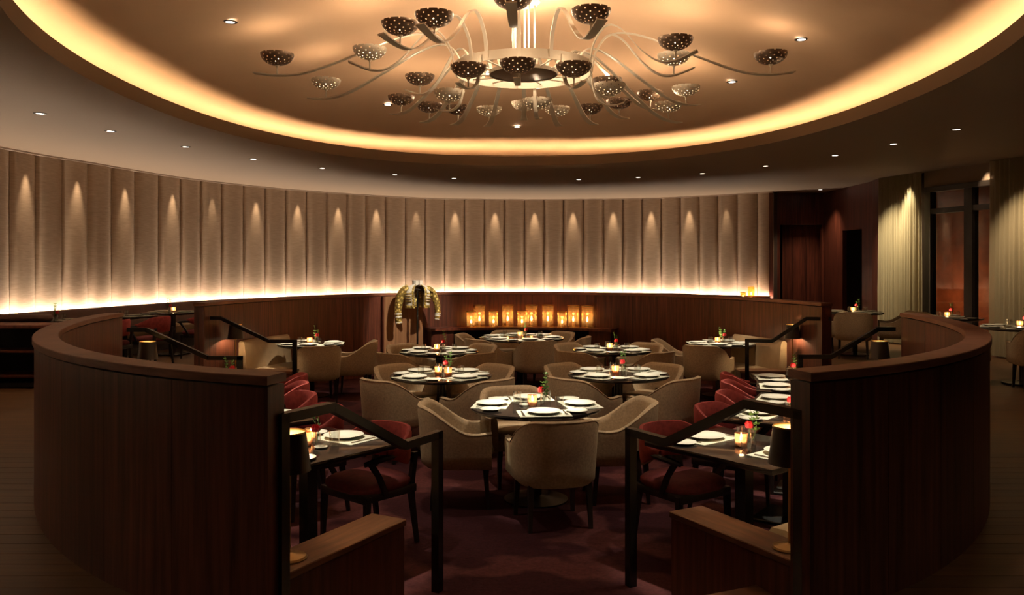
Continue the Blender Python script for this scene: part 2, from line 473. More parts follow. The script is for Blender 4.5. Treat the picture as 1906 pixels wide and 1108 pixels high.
# ------------------------------------------------------------------ padded wall
S_LIGHT = [17.49, 18.62, 19.87, 21.29, 22.44, 23.72, 24.93, 26.10, 27.23, 28.43, 29.54, 30.66, 31.77, 32.84, 33.95, 34.99, 36.07, 37.11]
def light_s(j):
    if j < 0: return S_LIGHT[0] + j * 1.17
    if j >= len(S_LIGHT) - 1: return S_LIGHT[-1] + (j - len(S_LIGHT) + 1) * 1.1
    i = int(j); return S_LIGHT[i] + (S_LIGHT[i + 1] - S_LIGHT[i]) * (j - i)
wp = struct('wall_padded', wall_sweep(MB(), 0, WS[-1], -0.2, 0.0, -0.01, ZS, 120), 'wall_dark', label='long curved wall of upholstered vertical panels')
j = -9.25
while True:
    s0, s1 = light_s(j), light_s(j + 0.5)
    if s0 > WS[-1] - 0.1: break
    s1 = min(s1, WS[-1]); secs = []
    m_ = 10
    for i in range(m_ + 1):
        u = i / m_; d = 0.012 + 0.055 * (1 - abs(2 * u - 1) ** 3.2)
        p = wall_at(s0 + 0.004 + (s1 - s0 - 0.008) * u, d); q = wall_at(s0 + 0.004 + (s1 - s0 - 0.008) * u, 0.002)
        secs.append([(p.x, p.y, 0.80), (p.x, p.y, ZS - 0.03), (q.x, q.y, ZS - 0.02), (q.x, q.y, 0.79)])
    obj('padded_panel', MB().loft(secs), 'wall_fabric', wp, angle=60)
    j += 0.5
struct('trim_wall_top', wall_sweep(MB(), 4, WS[-1], 0.0, 0.085, ZS - 0.028, ZS + 0.004, 120), 'trim_paint', label='thin painted trim where the padded wall meets the soffit')
secs = []
for i in range(121):
    s = 4 + (WS[-1] - 4) * i / 120; a = wall_at(s, 0.088); b_ = wall_at(s, 0.122)
    secs.append([(a.x, a.y, 0.775), (b_.x, b_.y, 0.775)])
o = obj('wall_light_strip', MB().loft(secs, closed=False, caps=False), 'strip_led'); tag(o, 'warm light strip along the foot of the padded wall', 'light strip')
struct('trim_wall_foot', wall_sweep(MB(), 4, WS[-1], 0.20, 0.235, 0.0, 0.84, 120), 'mahogany', label='dark wooden lip that hides the wall light strip')
for j, s in enumerate([light_s(q) for q in range(-2, 0)] + S_LIGHT):
    p = wall_at(s, 0.20); q = wall_at(s, 0.07)
    spot('wall_washer', (p.x, p.y, ZS - 0.03), (q.x, q.y, 2.2), L_WASH * (0.45 if j - 2 in (4, 9, 17) else 1.0), 30, 1.0, WARM2, 0.02)

# right-hand end: wooden portal, window wall, closing walls
def vpanel(mb, a, b_, z0, z1, th=0.06):
    a = Vector(a); b_ = Vector(b_); t = (b_ - a).normalized(); nn = Vector((t.y, -t.x)) * th
    vs = [(p.x, p.y, z) for z in (z0, z1) for p in (a, b_, b_ - nn, a - nn)]
    return mb.add(vs, [(3, 2, 1, 0), (4, 5, 6, 7), (0, 1, 5, 4), (1, 2, 6, 5), (2, 3, 7, 6), (3, 0, 4, 7)])
PB = 21.1
wr = struct('wall_portal', vpanel(vpanel(MB(), (6.48, 20.78), (6.62, PB), 0, ZS, 0.1), (6.62, PB), (7.88, PB), 2.62, ZS, 0.1), 'mahogany', label='dark mahogany panelled portal at the right end of the padded wall')
obj('panel', vpanel(MB(), (6.60, PB), (6.80, PB), 0, 2.62, 0.1), 'mahogany', wr)
obj('panel', vpanel(MB(), (7.80, PB), (7.90, PB), 0, 2.62, 0.1), 'mahogany', wr)
obj('panel', vpanel(MB(), (7.85, PB), (7.85, 19.9), 0, ZS, 0.1), 'mahogany', wr)
obj('panel', vpanel(MB(), (7.85, 19.9), (7.85, 18.8), 2.42, ZS, 0.1), 'mahogany', wr)
obj('panel', vpanel(MB(), (7.85, 18.8), (7.85, 18.15), 0, ZS, 0.1), 'mahogany', wr)
obj('panel', vpanel(MB(), (7.80, 18.15), (7.72, 17.6), 0, ZS, 0.1), 'mahogany', wr)
obj('reveal', vpanel(MB(), (6.80, PB), (6.80, PB + 0.35), 0, 2.62, 0.05), 'mahogany', wr)
d2 = struct('door_1', vpanel(MB(), (6.75, PB + 0.35), (7.95, PB + 0.35), 0, 2.7, 0.05), 'mahogany', label='recessed mahogany door in the portal')
for i in range(3):
    obj('door_panel', vpanel(MB(), (6.86 + i * 0.33, PB + 0.335), (7.16 + i * 0.33, PB + 0.335), 0.1, 2.5, 0.02), 'mahogany', d2)
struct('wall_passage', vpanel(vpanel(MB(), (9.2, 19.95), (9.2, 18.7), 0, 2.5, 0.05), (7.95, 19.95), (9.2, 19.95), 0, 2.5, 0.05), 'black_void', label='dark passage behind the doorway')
A0 = Vector((7.75, 17.6)); A1 = Vector((8.6, 14.1)); WT = (A1 - A0).normalized(); WN = Vector((WT.y, -WT.x))
WN = WN if WN.x < 0 else -WN         # towards the room
def wpt(s, off=0.0): p = A0 + WT * s + WN * off; return p
def wbox(mb, s0, s1, o0, o1, z0, z1):
    q = [wpt(s0, o0), wpt(s1, o0), wpt(s1, o1), wpt(s0, o1)]
    vs = [(p.x, p.y, z) for z in (z0, z1) for p in q]
    return mb.add(vs, [(3, 2, 1, 0), (4, 5, 6, 7), (0, 1, 5, 4), (1, 2, 6, 5), (2, 3, 7, 6), (3, 0, 4, 7)])
W0, W1 = 1.20, 3.05
ww = struct('wall_right', wbox(MB(), -0.2, 1.15, -0.35, -0.15, 0, ZS), 'wall_dark', label='right-hand wall around the tall window')
obj('wall_piece', wbox(MB(), W1, 20, -0.35, -0.15, 0, ZS), 'wall_dark', ww)
obj('header', wbox(MB(), 1.15, W1, -0.30, -0.1, 3.10, ZS), 'soffit_paint', ww)
win = struct('window_1', wbox(wbox(MB(), W0, W0 + 0.16, -0.2, -0.06, 0, 3.1), W1 - 0.12, W1, -0.2, -0.06, 0, 3.1), 'bronze_frame', label='tall bronze framed night window between curtains')
obj('mullion', wbox(MB(), W0 + 1.02, W0 + 1.22, -0.2, -0.06, 0, 3.1), 'bronze_frame', win)
obj('transom', wbox(MB(), W0, W1, -0.19, -0.07, 2.60, 2.70), 'bronze_frame', win)
obj('head', wbox(MB(), W0, W1, -0.2, -0.05, 3.02, 3.12), 'bronze_frame', win)
for s0, s1 in ((W0 + 0.16, W0 + 1.02), (W0 + 1.22, W1 - 0.12)):
    for z0, z1 in ((0.0, 2.6), (2.7, 3.02)):
        obj('pane', wbox(MB(), s0, s1, -0.135, -0.125, z0, z1), 'window_glass', win)
# added red backdrop with its own fill light, standing in for the pane reflection
eo = wpt(1.5, -2.6)
struct('window_backdrop', wbox(MB(), -3.5, 8, -3.2, -3.0, -0.5, 5), 'backdrop_red', label='added red-brown backdrop standing in for the window reflection')
point('backdrop_fill', (*wpt(-0.9, -2.0), 0.9), 36, (1.0, 0.55, 0.25), 0.08)  # fill light added to brighten the backdrop
def curtain(name, s0, s1, label, npl):
    secs = []; mm = npl * 8
    for i in range(mm + 1):
        u = i / mm; ph = 2 * PI * npl * u
        for_off = 0.035 * math.sin(ph) + 0.014 * math.sin(ph * 0.43 + 1)
        p = wpt(s0 + (s1 - s0) * u, 0.05 + for_off); q = wpt(s0 + (s1 - s0) * u, 0.05 + for_off * 0.55)
        secs.append([(p.x, p.y, 0.02), (p.x, p.y, 1.2), (q.x, q.y, 2.6), (q.x, q.y, ZS - 0.005)])
    return tag(obj(name, MB().loft(secs, closed=False, caps=False), 'sheer', angle=80), label, 'curtain', 'sheer curtains at the window')
curtain('curtain', 0.0, 1.25, 'pale sheer curtain between the mahogany portal and the window', 16)
curtain('curtain', 2.95, 5.2, 'pale sheer curtain on the right of the window', 22)
spot('curtain_washer', (*wpt(0.95, 0.22), ZS - 0.03), (*wpt(0.9, 0.05), 1.6), 260, 50, 0.9, (1.0, 0.84, 0.56))
spot('curtain_washer', (*wpt(0.6, 1.0), ZS - 0.03), (*wpt(0.6, 0.05), 1.3), 420, 75, 1.0, (1.0, 0.84, 0.56))
spot('curtain_washer', (*wpt(3.6, 1.0), ZS - 0.03), (*wpt(3.9, 0.05), 1.3), 260, 75, 1.0, WARM2)
spot('curtain_washer', (*wpt(2.75, 0.12), ZS - 0.03), (*wpt(2.75, -0.12), 2.9), 30, 60, 0.9, WARM2)

struct('wall_back', MB().box((0, -4.2, 1.7), (24, 0.2, 3.5)), 'wall_dark', label='wall behind the viewer')

# ------------------------------------------------------------------ downlights
def make_downlight():
    r = thing('ceiling_downlight', 'x', 'downlight')
    obj('trim_ring', MB().lathe([(0.048, -0.001), (0.048, -0.006), (0.075, -0.004), (0.078, 0.002)], 20), 'bronze_frame', r)
    obj('lens', MB().lathe([(0.0005, -0.003), (0.048, -0.003)], 20), 'lens_on', r)
    return r
PD = Proto(make_downlight())
ORD = ['first', 'second', 'third', 'fourth', 'fifth', 'sixth', 'seventh', 'eighth', 'ninth', 'tenth', 'eleventh', 'twelfth', 'thirteenth', 'fourteenth']
SOFFIT = [(-5.68, 10.09), (-5.47, 11.42), (-5.03, 12.92), (-4.45, 14.42), (-3.57, 15.77), (-2.36, 16.89), (-1.22, 17.62), (1.42, 17.84),
          (2.62, 17.41), (3.79, 16.69), (4.67, 15.43), (5.37, 13.93), (5.75, 12.63), (5.98, 11.28)]
for i, (x, y) in enumerate(SOFFIT):
    PD.put((x, y, ZS - 0.001), 0, '%s small round downlight from the left along the flat soffit' % ORD[i], 'soffit downlights')
    spot('soffit_light', (x, y, ZS - 0.02), (x, y, 0), L_SOFFIT, 70, 0.8, WARM2, 0.04)
for i, (x, y) in enumerate(((-5.4, 7.2), (-4.6, 4.6), (-2.6, 2.2), (0.2, 1.2), (2.9, 2.2), (4.9, 4.6), (5.7, 7.4))):   # continue the ring behind and beside the viewer
    PD.put((x, y, ZS - 0.001), 0, '%s round downlight from the left in the near soffit' % ORD[i], 'near soffit downlights')
    spot('soffit_light', (x, y, ZS - 0.02), (x, y, 0), L_SOFFIT * 0.8, 100, 0.9, WARM2, 0.04)
PD.put((7.45, 20.25, ZS - 0.001), 0, 'single downlight in front of the mahogany portal', 'soffit downlights')
spot('soffit_light', (7.4, 20.2, ZS - 0.02), (7.4, 20.6, 0), 160, 90, 0.8, WARM2, 0.04)
DOME = [((-3.01, 8.95), 'leftmost downlight in the dome, left of the chandelier'), ((3.30, 9.56), 'rightmost downlight in the dome, beyond the right chandelier arms'),
        ((-1.95, 13.14), 'dome downlight at lower left of the chandelier'), ((3.04, 11.58), 'dome downlight at right, below the rightmost chandelier arm'),
        ((0.09, 14.6), 'dome downlight at the far edge below the chandelier')]
for (x, y), lab in DOME: PD.put((x, y, dome_z(x, y) - 0.012), 0, lab, 'dome downlights')
for i, (x, y) in enumerate(((-2.2, 5.6), (-0.9, 7.0), (0.2, 4.9), (1.3, 7.0), (2.5, 5.6))):
    PD.put((x, y, dome_z(x, y) - 0.02), 0, '%s downlight from the left in the near dome' % ORD[i], 'near dome downlights')
ZT = PIT + 0.76
def aim(src, tgt, watts, size=16, blend=0.7):
    spot('table_spot', (src[0], src[1], dome_z(*src) - 0.06), (tgt[0], tgt[1], ZT), watts, size, blend, TABLEC, 0.05)

# ------------------------------------------------------------------ chandelier
CHX, CHY, CHZ = 0.127, 9.4, 3.74
ch = thing('chandelier', 'large white many-armed chandelier with perforated bowls hanging from the dome', 'chandelier', (CHX, CHY, 0))
RR = 0.768
obj('ring_band', MB().lathe([(RR, CHZ), (RR, CHZ + 0.1), (RR - 0.018, CHZ + 0.1), (RR - 0.018, CHZ), (RR, CHZ)], 72), 'chandelier_white', ch)
obj('center_disc', MB().lathe([(0.001, CHZ + 0.0), (0.36, CHZ + 0.0), (0.375, CHZ + 0.01), (0.375, CHZ + 0.03), (0.001, CHZ + 0.035)], 48), 'chandelier_dark', ch)
obj('disc_rim', MB().lathe([(0.375, CHZ - 0.006), (0.385, CHZ - 0.006), (0.385, CHZ + 0.034), (0.375, CHZ + 0.034), (0.375, CHZ - 0.006)], 48), 'chandelier_white', ch)
for k in range(16):
    a = 2 * PI * k / 16 + 0.1
    obj('spoke', MB().tube([(0.38 * math.cos(a), 0.38 * math.sin(a), CHZ + 0.015), (RR * math.cos(a), RR * math.sin(a), CHZ + 0.05)], 0.008, 6), 'chandelier_white', ch)
for k, a in enumerate((0, 72, 144, 216, 288)):
    a = math.radians(a + 10)
    obj('suspension_rod', MB().tube([(0.13 * math.cos(a), 0.13 * math.sin(a), CHZ + 0.02), (0.13 * math.cos(a), 0.13 * math.sin(a), 4.6)], 0.011, 8), 'chandelier_white', ch)
obj('canopy', MB().lathe([(0.001, 4.52), (0.16, 4.52), (0.19, 4.55), (0.19, 4.615), (0.001, 4.615)], 32), 'chandelier_white', ch)
# bowl mesh: hemisphere with punched holes
bv = []; bf = []; nu, nvv = 72, 19; BR, BH = 0.185, 0.13
for j in range(nvv + 1):
    ph = 0.12 + (PI / 2 - 0.12) * j / nvv
    for i in range(nu):
        a = 2 * PI * i / nu; bv.append((BR * math.sin(ph) * math.cos(a), BR * math.sin(ph) * math.sin(a), BH * (1 - math.cos(ph))))
for j in range(nvv):
    for i in range(nu):
        hole = (j % 3 == 0 and j >= 3 and (i + (j // 3) * 3) % 6 == 0)
        if not hole:
            i2 = (i + 1) % nu; bf.append((j * nu + i, j * nu + i2, (j + 1) * nu + i2, (j + 1) * nu + i))
bowl_d = MB().add(bv, bf).mesh('bowl'); bowl_d.materials.append(M['chandelier_dark'])
bowl_w = bowl_d.copy(); bowl_w.materials.clear(); bowl_w.materials.append(M['bowl_white'])
stem_me = MB().lathe([(0.009, -0.10), (0.008, -0.02), (0.02, 0.0), (0.035, 0.012), (0.001, 0.014)], 10).mesh('stem'); stem_me.materials.append(M['chandelier_white'])
bulb_me = MB().lathe([(0.001, 0.03), (0.02, 0.035), (0.024, 0.06), (0.014, 0.085), (0.001, 0.09)], 10).mesh('bulb'); bulb_me.materials.append(M['bulb_on'])
def bez(P, n=30):
    return [(q.x, q.y) for q in catmull(P, max(3, n // (len(P) - 1)))]
PROF = {'outer': ([(.77, 3.76), (.82, 4.0), (1.0, 4.19), (1.35, 4.16), (1.9, 3.95), (2.4, 3.77), (2.72, 3.73), (3.02, 3.755)], 2.76),
        'mid': ([(.77, 3.76), (.81, 4.0), (.95, 4.19), (1.12, 4.14), (1.33, 3.90), (1.52, 3.76), (1.70, 3.745), (1.93, 3.83)], 1.70),
        'inner': ([(.775, 3.80), (.79, 3.64), (.84, 3.49), (.94, 3.42), (1.06, 3.42), (1.15, 3.45)], 0.98)}
def arm(kind, ang, dz=0.0, rs=1.0, white=False):
    prof, rb = PROF[kind]; pts = bez(prof, 36)
    a = math.radians(ang); ux, uy = math.sin(a), math.cos(a); sx, sy = uy, -ux
    secs = []; L = len(pts)
    rmax = prof[-1][0]
    def warp(r, z):
        k = (r - 0.77) / (rmax - 0.77)
        return 0.77 + (r - 0.77) * rs, z + dz * max(0, k)
    for i, (r, z) in enumerate(pts):
        r2, z2 = warp(r, z); q0 = warp(*pts[max(i - 1, 0)]); q1 = warp(*pts[min(i + 1, L - 1)])
        tr, tz = q1[0] - q0[0], q1[1] - q0[1]; ln = math.hypot(tr, tz); nr_, nz = -tz / ln, tr / ln
        k = i / (L - 1); wd = (0.020 + 0.034 * max(0, (k - 0.45) / 0.55) ** 1.3) if kind != 'inner' else 0.016 + 0.02 * k
        sec = []
        for s_, t_ in ((-1, -1), (1, -1), (1, 1), (-1, 1)):
            rr_ = r2 + nr_ * t_ * 0.006; zz = z2 + nz * t_ * 0.006
            sec.append((ux * rr_ + sx * wd * s_, uy * rr_ + sy * wd * s_, zz))
        secs.append(sec)
    ao = obj('arm', MB().loft(secs), 'chandelier_white', ch, angle=40)
    rb2, _ = warp(rb, 0); zb = min(((abs(r - rb), z) for r, z in pts))[1]; zb = warp(rb, zb)[1]
    st = obj('stem', stem_me, None, ao, (ux * rb2, uy * rb2, zb + 0.105))
    bo = obj('bowl', bowl_w if white else bowl_d, None, ao, (ux * rb2, uy * rb2, zb + 0.11), rz=ang)
    obj('bulb', bulb_me, None, ao, (ux * rb2, uy * rb2, zb + 0.11))
    point('bowl_light', (ux * rb2, uy * rb2, zb + 0.25), L_BOWL * (2.6 if kind == 'mid' else 0.5 if kind == 'inner' else 1.0), WARM, 0.03, ch)
for ang, dz, wh in ((-90, 0, 0), (-64, -.02, 1), (-37, -.03, 0), (-28, -.10, 0), (-19, -.1, 0), (-9.5, -.1, 1), (1, .0, 1), (11, -.1, 1), (21, -.1, 0),
                    (30, -.05, 0), (40, .02, 0), (52, 0, 1), (46, -.2, 1), (91, 0, 0)):
    arm('outer', ang, dz, 1.0, bool(wh))
for ang, dz, wh in ((-149.5, 0, 0), (-134, 0, 0), (-97, 0, 1), (111, 0, 0), (88, 0, 1), (159, 0, 0), (-49, 0, 0), (40, 0.0, 0), (184, .12, 0)):
    arm('mid', ang, dz, 1.0, bool(wh))
for ang, wh in ((-144, 0), (-176, 0), (149, 0), (11, 1), (84, 1), (-62, 1)): arm('inner', ang, 0.0, 1.0, bool(wh))
for k in range(6):
    a = 2 * PI * k / 6 + 0.3
    obj('bulb', bulb_me, None, ch, (0.56 * math.cos(a), 0.56 * math.sin(a), CHZ + 0.04))
    if k % 2 == 0: point('canopy_fill', (0.26 * math.cos(a), 0.26 * math.sin(a), 4.22), L_CANOPY_FILL, WARM2, 0.05, ch)  # added fill with no bulb, brightens the dome centre

# ------------------------------------------------------------------ seating prototypes
def smooth(e0, e1, x):
    t = max(0, min(1, (x - e0) / (e1 - e0))); return t * t * (3 - 2 * t)
def make_barrel():
    r = thing('barrel_chair', 'x', 'chair')
    path = []
    ns = 5
    for i in range(ns): path.append((-0.295, 0.25 - (0.25 + 0.0) * i / ns))
    for i in range(23):
        a = PI + PI * i / 22; c, s = math.cos(a), math.sin(a)
        path.append((0.295 * math.copysign(abs(c) ** 0.72, c), 0.30 * math.copysign(abs(s) ** 0.80, s)))
    for i in range(1, ns + 1): path.append((0.295, 0.25 * i / ns))
    P = [Vector((x, y, 0)) for x, y in path]; D = [0]
    for i in range(1, len(P)): D.append(D[-1] + (P[i] - P[i - 1]).length)
    secs = []; rim = []
    for i, p in enumerate(P):
        t = (P[min(i + 1, len(P) - 1)] - P[max(i - 1, 0)]).normalized(); nrm = Vector((-t.y, t.x, 0))     # inward
        if nrm.dot(Vector((0, 0.05, 0)) - p) < 0: nrm = -nrm
        w_ = abs(D[i] / D[-1] * 2 - 1)
        top = 0.80 - 0.20 * smooth(0.26, 0.80, w_) + 0.012 * smooth(0.85, 1.0, w_)
        fl = lambda z: -0.035 * (z - 0.28) / 0.5 if w_ < 0.75 else -0.02 * (z - 0.28) / 0.5
        th = 0.06
        zs = [0.315, 0.345, 0.43, 0.54, top - 0.04]
        outer = [p + nrm * (fl(z) + (0.03 if z < 0.32 else 0)) + Vector((0, 0, z)) for z in zs]
        rimp = [p + nrm * (fl(top) + 0.006) + Vector((0, 0, top - 0.012)), p + nrm * (fl(top) + th * 0.5) + Vector((0, 0, top)), p + nrm * (fl(top) + th - 0.006) + Vector((0, 0, top - 0.012))]
        inner = [p + nrm * (fl(z) + th) + Vector((0, 0, z)) for z in (top - 0.045, 0.42, 0.325)]
        secs.append(outer + rimp + inner); rim.append(rimp[0])
    obj('shell', MB().loft(secs), 'chair_fabric', r, angle=50)
    obj('piping', MB().tube(rim, 0.005, 6), 'chair_fabric', r)
    obj('apron', MB().rbox((0, 0.02, 0.37), (0.50, 0.46, 0.10), 0.02), 'chair_fabric', r)
    obj('seat_cushion', MB().rbox((0, 0.035, 0.455), (0.475, 0.46, 0.09), 0.035, 3), 'chair_fabric', r)
    for sx in (-1, 1):
        for sy, yy in ((1, 0.20), (-1, -0.19)):
            x = sx * 0.215; s0, s1 = 0.021, 0.013; dx, dy = sx * 0.012, sy * 0.025
            obj('leg', MB().loft([[(x + dx + a * s1, yy + dy + b_ * s1, 0) for a, b_ in ((-1, -1), (1, -1), (1, 1), (-1, 1))],
                                  [(x + a * s0, yy + b_ * s0, 0.335) for a, b_ in ((-1, -1), (1, -1), (1, 1), (-1, 1))]]), 'dark_leg', r)
    return r
def make_armchair():
    r = thing('velvet_armchair', 'x', 'chair')
    secs = []; n = 21
    for i in range(n):
        a = math.radians(180 - 12 + (180 + 24) * i / (n - 1)); u = abs(2 * i / (n - 1) - 1)
        c, s = math.cos(a), math.sin(a); p = Vector((0.275 * c, 0.02 + 0.27 * s, 0)); nr_ = Vector((c, s, 0))
        top = 0.80 - 0.115 * smooth(0.35, 1.0, u); bot = 0.55 + 0.075 * smooth(0.45, 1.0, u); th = 0.05 - 0.015 * u
        sec = []
        for k in range(10):
            q = 2 * PI * k / 10; ex = math.copysign(abs(math.cos(q)) ** 0.6, math.cos(q)); ez = math.copysign(abs(math.sin(q)) ** 0.6, math.sin(q))
            zz = (top + bot) / 2 + (top - bot) / 2 * ez
            sec.append(p + nr_ * (ex * th / 2 + 0.05 * (zz - 0.55)) + Vector((0, 0, zz)))
        secs.append(sec)
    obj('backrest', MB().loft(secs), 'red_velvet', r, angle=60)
    for sx in (-1, 1):
        obj('armrest', MB().tube([(sx * 0.275, -0.03, 0.645), (sx * 0.287, 0.08, 0.645), (sx * 0.283, 0.19, 0.638), (sx * 0.265, 0.255, 0.625)], [0.016, 0.02, 0.022, 0.016], 8), 'dark_leg', r)
        obj('arm_support', MB().loft([[(sx * 0.272 + a * 0.013, 0.215 + b_ * 0.022, 0.63) for a, b_ in ((-1, -1), (1, -1), (1, 1), (-1, 1))],
                                      [(sx * 0.262 + a * 0.013, 0.13 + b_ * 0.018, 0.52) for a, b_ in ((-1, -1), (1, -1), (1, 1), (-1, 1))],
                                      [(sx * 0.24 + a * 0.013, 0.06 + b_ * 0.02, 0.39) for a, b_ in ((-1, -1), (1, -1), (1, 1), (-1, 1))]]), 'dark_leg', r)
        obj('back_post', MB().loft([[(sx * 0.20 + a * 0.015, -0.235 + b_ * 0.018, 0.62) for a, b_ in ((-1, -1), (1, -1), (1, 1), (-1, 1))],
                                    [(sx * 0.20 + a * 0.017, -0.195 + b_ * 0.02, 0.38) for a, b_ in ((-1, -1), (1, -1), (1, 1), (-1, 1))],
                                    [(sx * 0.205 + a * 0.012, -0.25 + b_ * 0.013, 0.0) for a, b_ in ((-1, -1), (1, -1), (1, 1), (-1, 1))]]), 'dark_leg', r)
        obj('leg', MB().loft([[(sx * 0.225 + a * 0.02, 0.20 + b_ * 0.02, 0.40) for a, b_ in ((-1, -1), (1, -1), (1, 1), (-1, 1))],
                              [(sx * 0.23 + a * 0.012, 0.215 + b_ * 0.012, 0.0) for a, b_ in ((-1, -1), (1, -1), (1, 1), (-1, 1))]]), 'dark_leg', r)
    obj('seat_rail', MB().rbox((0, 0.005, 0.385), (0.47, 0.46, 0.06), 0.012), 'dark_leg', r)
    secs = []
    for z, k in ((0.405, 0.94), (0.43, 1.0), (0.455, 0.98), (0.475, 0.88), (0.485, 0.6), (0.488, 0.2)):
        secs.append([(0.25 * k * math.copysign(abs(math.cos(a)) ** 0.55, math.cos(a)), 0.01 + 0.245 * k * math.copysign(abs(math.sin(a)) ** 0.55, math.sin(a)), z) for a in [2 * PI * i / 24 for i in range(24)]])
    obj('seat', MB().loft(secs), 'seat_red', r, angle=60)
    return r
def make_round_table(rad):
    r = thing('round_table', 'x', 'table')
    obj('tabletop', MB().lathe([(0.001, 0.725), (rad - 0.03, 0.725), (rad - 0.006, 0.735), (rad, 0.747), (rad - 0.005, 0.759), (0.001, 0.76)], 64), 'table_black', r)
    obj('column', MB().lathe([(0.045, 0.02), (0.045, 0.725)], 20), 'black_metal', r)
    obj('base', MB().lathe([(0.001, 0.0), (0.26, 0.0), (0.26, 0.012), (0.08, 0.03), (0.045, 0.045)], 32), 'black_metal', r)
    return r
def make_rect_table(wx, wy):
    r = thing('rectangular_table', 'x', 'table')
    obj('tabletop', MB().rbox((0, 0, 0.7425), (wx, wy, 0.035), 0.006, 2), 'table_black', r)
    obj('column', MB().box((0, 0, 0.375), (0.08, 0.08, 0.70)), 'black_metal', r)
    obj('base', MB().rbox((0, 0, 0.012), (0.45, 0.45, 0.024), 0.006, 1), 'black_metal', r)
    return r
BARREL = Proto(make_barrel()); ARMC = Proto(make_armchair())
RT53 = Proto(make_round_table(0.53)); RT67 = Proto(make_round_table(0.67)); RT48 = Proto(make_round_table(0.485))
QT = Proto(make_rect_table(0.66, 0.82)); QT1 = Proto(make_rect_table(0.78, 0.98))

# tableware prototypes (origin at their underside)
def one(name, mb, mat, angle=35):
    o = obj(name, mb, mat, angle=angle); return tag(o, 'x', 'x')
P_MAT = Proto(one('placemat', MB().rbox((0, 0, 0.0015), (0.40, 0.29, 0.003), 0.001, 1), 'linen')); P_MAT.r['category'] = 'placemat'
P_PLATE = Proto(one('dinner_plate', MB().lathe([(0.001, 0.0), (0.075, 0.0), (0.08, 0.004), (0.128, 0.020), (0.132, 0.023), (0.126, 0.024), (0.085, 0.012), (0.001, 0.009)], 40), 'porcelain', 60)); P_PLATE.r['category'] = 'plate'
P_BREAD = Proto(one('bread_plate', MB().lathe([(0.001, 0.0), (0.05, 0.0), (0.055, 0.003), (0.083, 0.013), (0.086, 0.016), (0.081, 0.0165), (0.055, 0.008), (0.001, 0.006)], 32), 'porcelain', 60)); P_BREAD.r['category'] = 'plate'
fk = MB(); fk.rbox((0, -0.03, 0.003), (0.012, 0.13, 0.004), 0.0015, 1)
fk.box((0, 0.05, 0.003), (0.022, 0.03, 0.003))
for i in range(4): fk.box((-0.0085 + i * 0.0057, 0.08, 0.003), (0.003, 0.04, 0.003))
P_FORK = Proto(one('fork', fk, 'steel')); P_FORK.r['category'] = 'fork'
P_KNIFE = Proto(one('knife', MB().rbox((0, -0.05, 0.003), (0.014, 0.10, 0.005), 0.002, 1).rbox((0.001, 0.055, 0.003), (0.018, 0.12, 0.003), 0.001, 1), 'steel')); P_KNIFE.r['category'] = 'knife'
P_GLASS = Proto(one('tumbler', MB().lathe([(0.001, 0.0), (0.027, 0.0), (0.030, 0.004), (0.036, 0.095), (0.0345, 0.095), (0.0285, 0.010), (0.001, 0.008)], 24), 'clear_glass')); P_GLASS.r['category'] = 'glass'
P_SAUCER = Proto(one('small_dish', MB().lathe([(0.001, 0), (0.025, 0), (0.042, 0.012), (0.040, 0.014), (0.024, 0.005), (0.001, 0.004)], 24), 'porcelain', 60)); P_SAUCER.r['category'] = 'dish'
def make_votive():
    r = thing('votive_candle', 'x', 'candle')
    obj('glass_cup', MB().lathe([(0.001, 0.0), (0.034, 0.0), (0.038, 0.006), (0.040, 0.085), (0.037, 0.085), (0.035, 0.008), (0.001, 0.007)], 24), 'votive_glass', r)
    obj('wax', MB().lathe([(0.001, 0.01), (0.033, 0.01), (0.033, 0.032), (0.001, 0.030)], 16), 'wax', r)
    obj('flame', MB().lathe([(0.001, 0.034), (0.007, 0.042), (0.0085, 0.052), (0.005, 0.068), (0.0008, 0.082)], 10), 'flame', r)
    return r
def make_vase(seed):
    q = random.Random(seed)
    r = thing('bud_vase', 'x', 'vase')
    obj('vessel', MB().lathe([(0.001, 0.0), (0.024, 0.0), (0.026, 0.004), (0.026, 0.06), (0.022, 0.08), (0.024, 0.095), (0.0225, 0.095), (0.020, 0.08), (0.024, 0.058), (0.024, 0.008), (0.001, 0.007)], 20), 'clear_glass', r)
    bl = MB()
    for lay, (n_, rad, zz) in enumerate(((7, 0.022, 0.115), (6, 0.016, 0.124), (4, 0.009, 0.13))):
        for i in range(n_):
            a = 2 * PI * i / n_ + lay; c, s = math.cos(a), math.sin(a)
            ring_ = []
            for k in range(5):
                u = k / 4 - 0.5
                ring_.append(((rad * c - s * u * 0.026) - 0.018, (rad * s + c * u * 0.026), zz - 0.012 + 0.006 * abs(u)))
            top_ = [((x + 0.018) * 1.15 - 0.018, y * 1.15, z + 0.026) for x, y, z in ring_]
            bl.loft([ring_, top_], closed=False, caps=False)
    obj('bloom', bl, 'flower_red', r)
    sp = MB(); sp.tube([(-0.018, 0, 0.02), (-0.018, 0, 0.11)], 0.002, 5)
    for b_ in range(2):
        tip = Vector((0.03 + 0.03 * q.random() - 0.05 * b_, q.uniform(-0.02, 0.02), 0.21 + 0.05 * q.random() - 0.03 * b_)); st = Vector((0.005, 0, 0.03))
        pts = [st.lerp(tip, i / 6) + Vector((0.012 * math.sin(i * 0.8), 0, 0)) for i in range(7)]
        sp.tube(pts, 0.0018, 5)
        for i in range(2, 7):
            for sd in (-1, 1, 0.2):
                p = pts[i]; d = Vector((sd * 0.8, q.uniform(-0.7, 0.7), 0.5)).normalized(); e = d.cross(Vector((0.1, 0.9, 0.2))).normalized() * 0.007
                sp.add([p, p + d * 0.014 + e, p + d * 0.03, p + d * 0.014 - e], [(0, 1, 2, 3)])
    obj('sprig', sp, 'leaf_green', r)
    return r
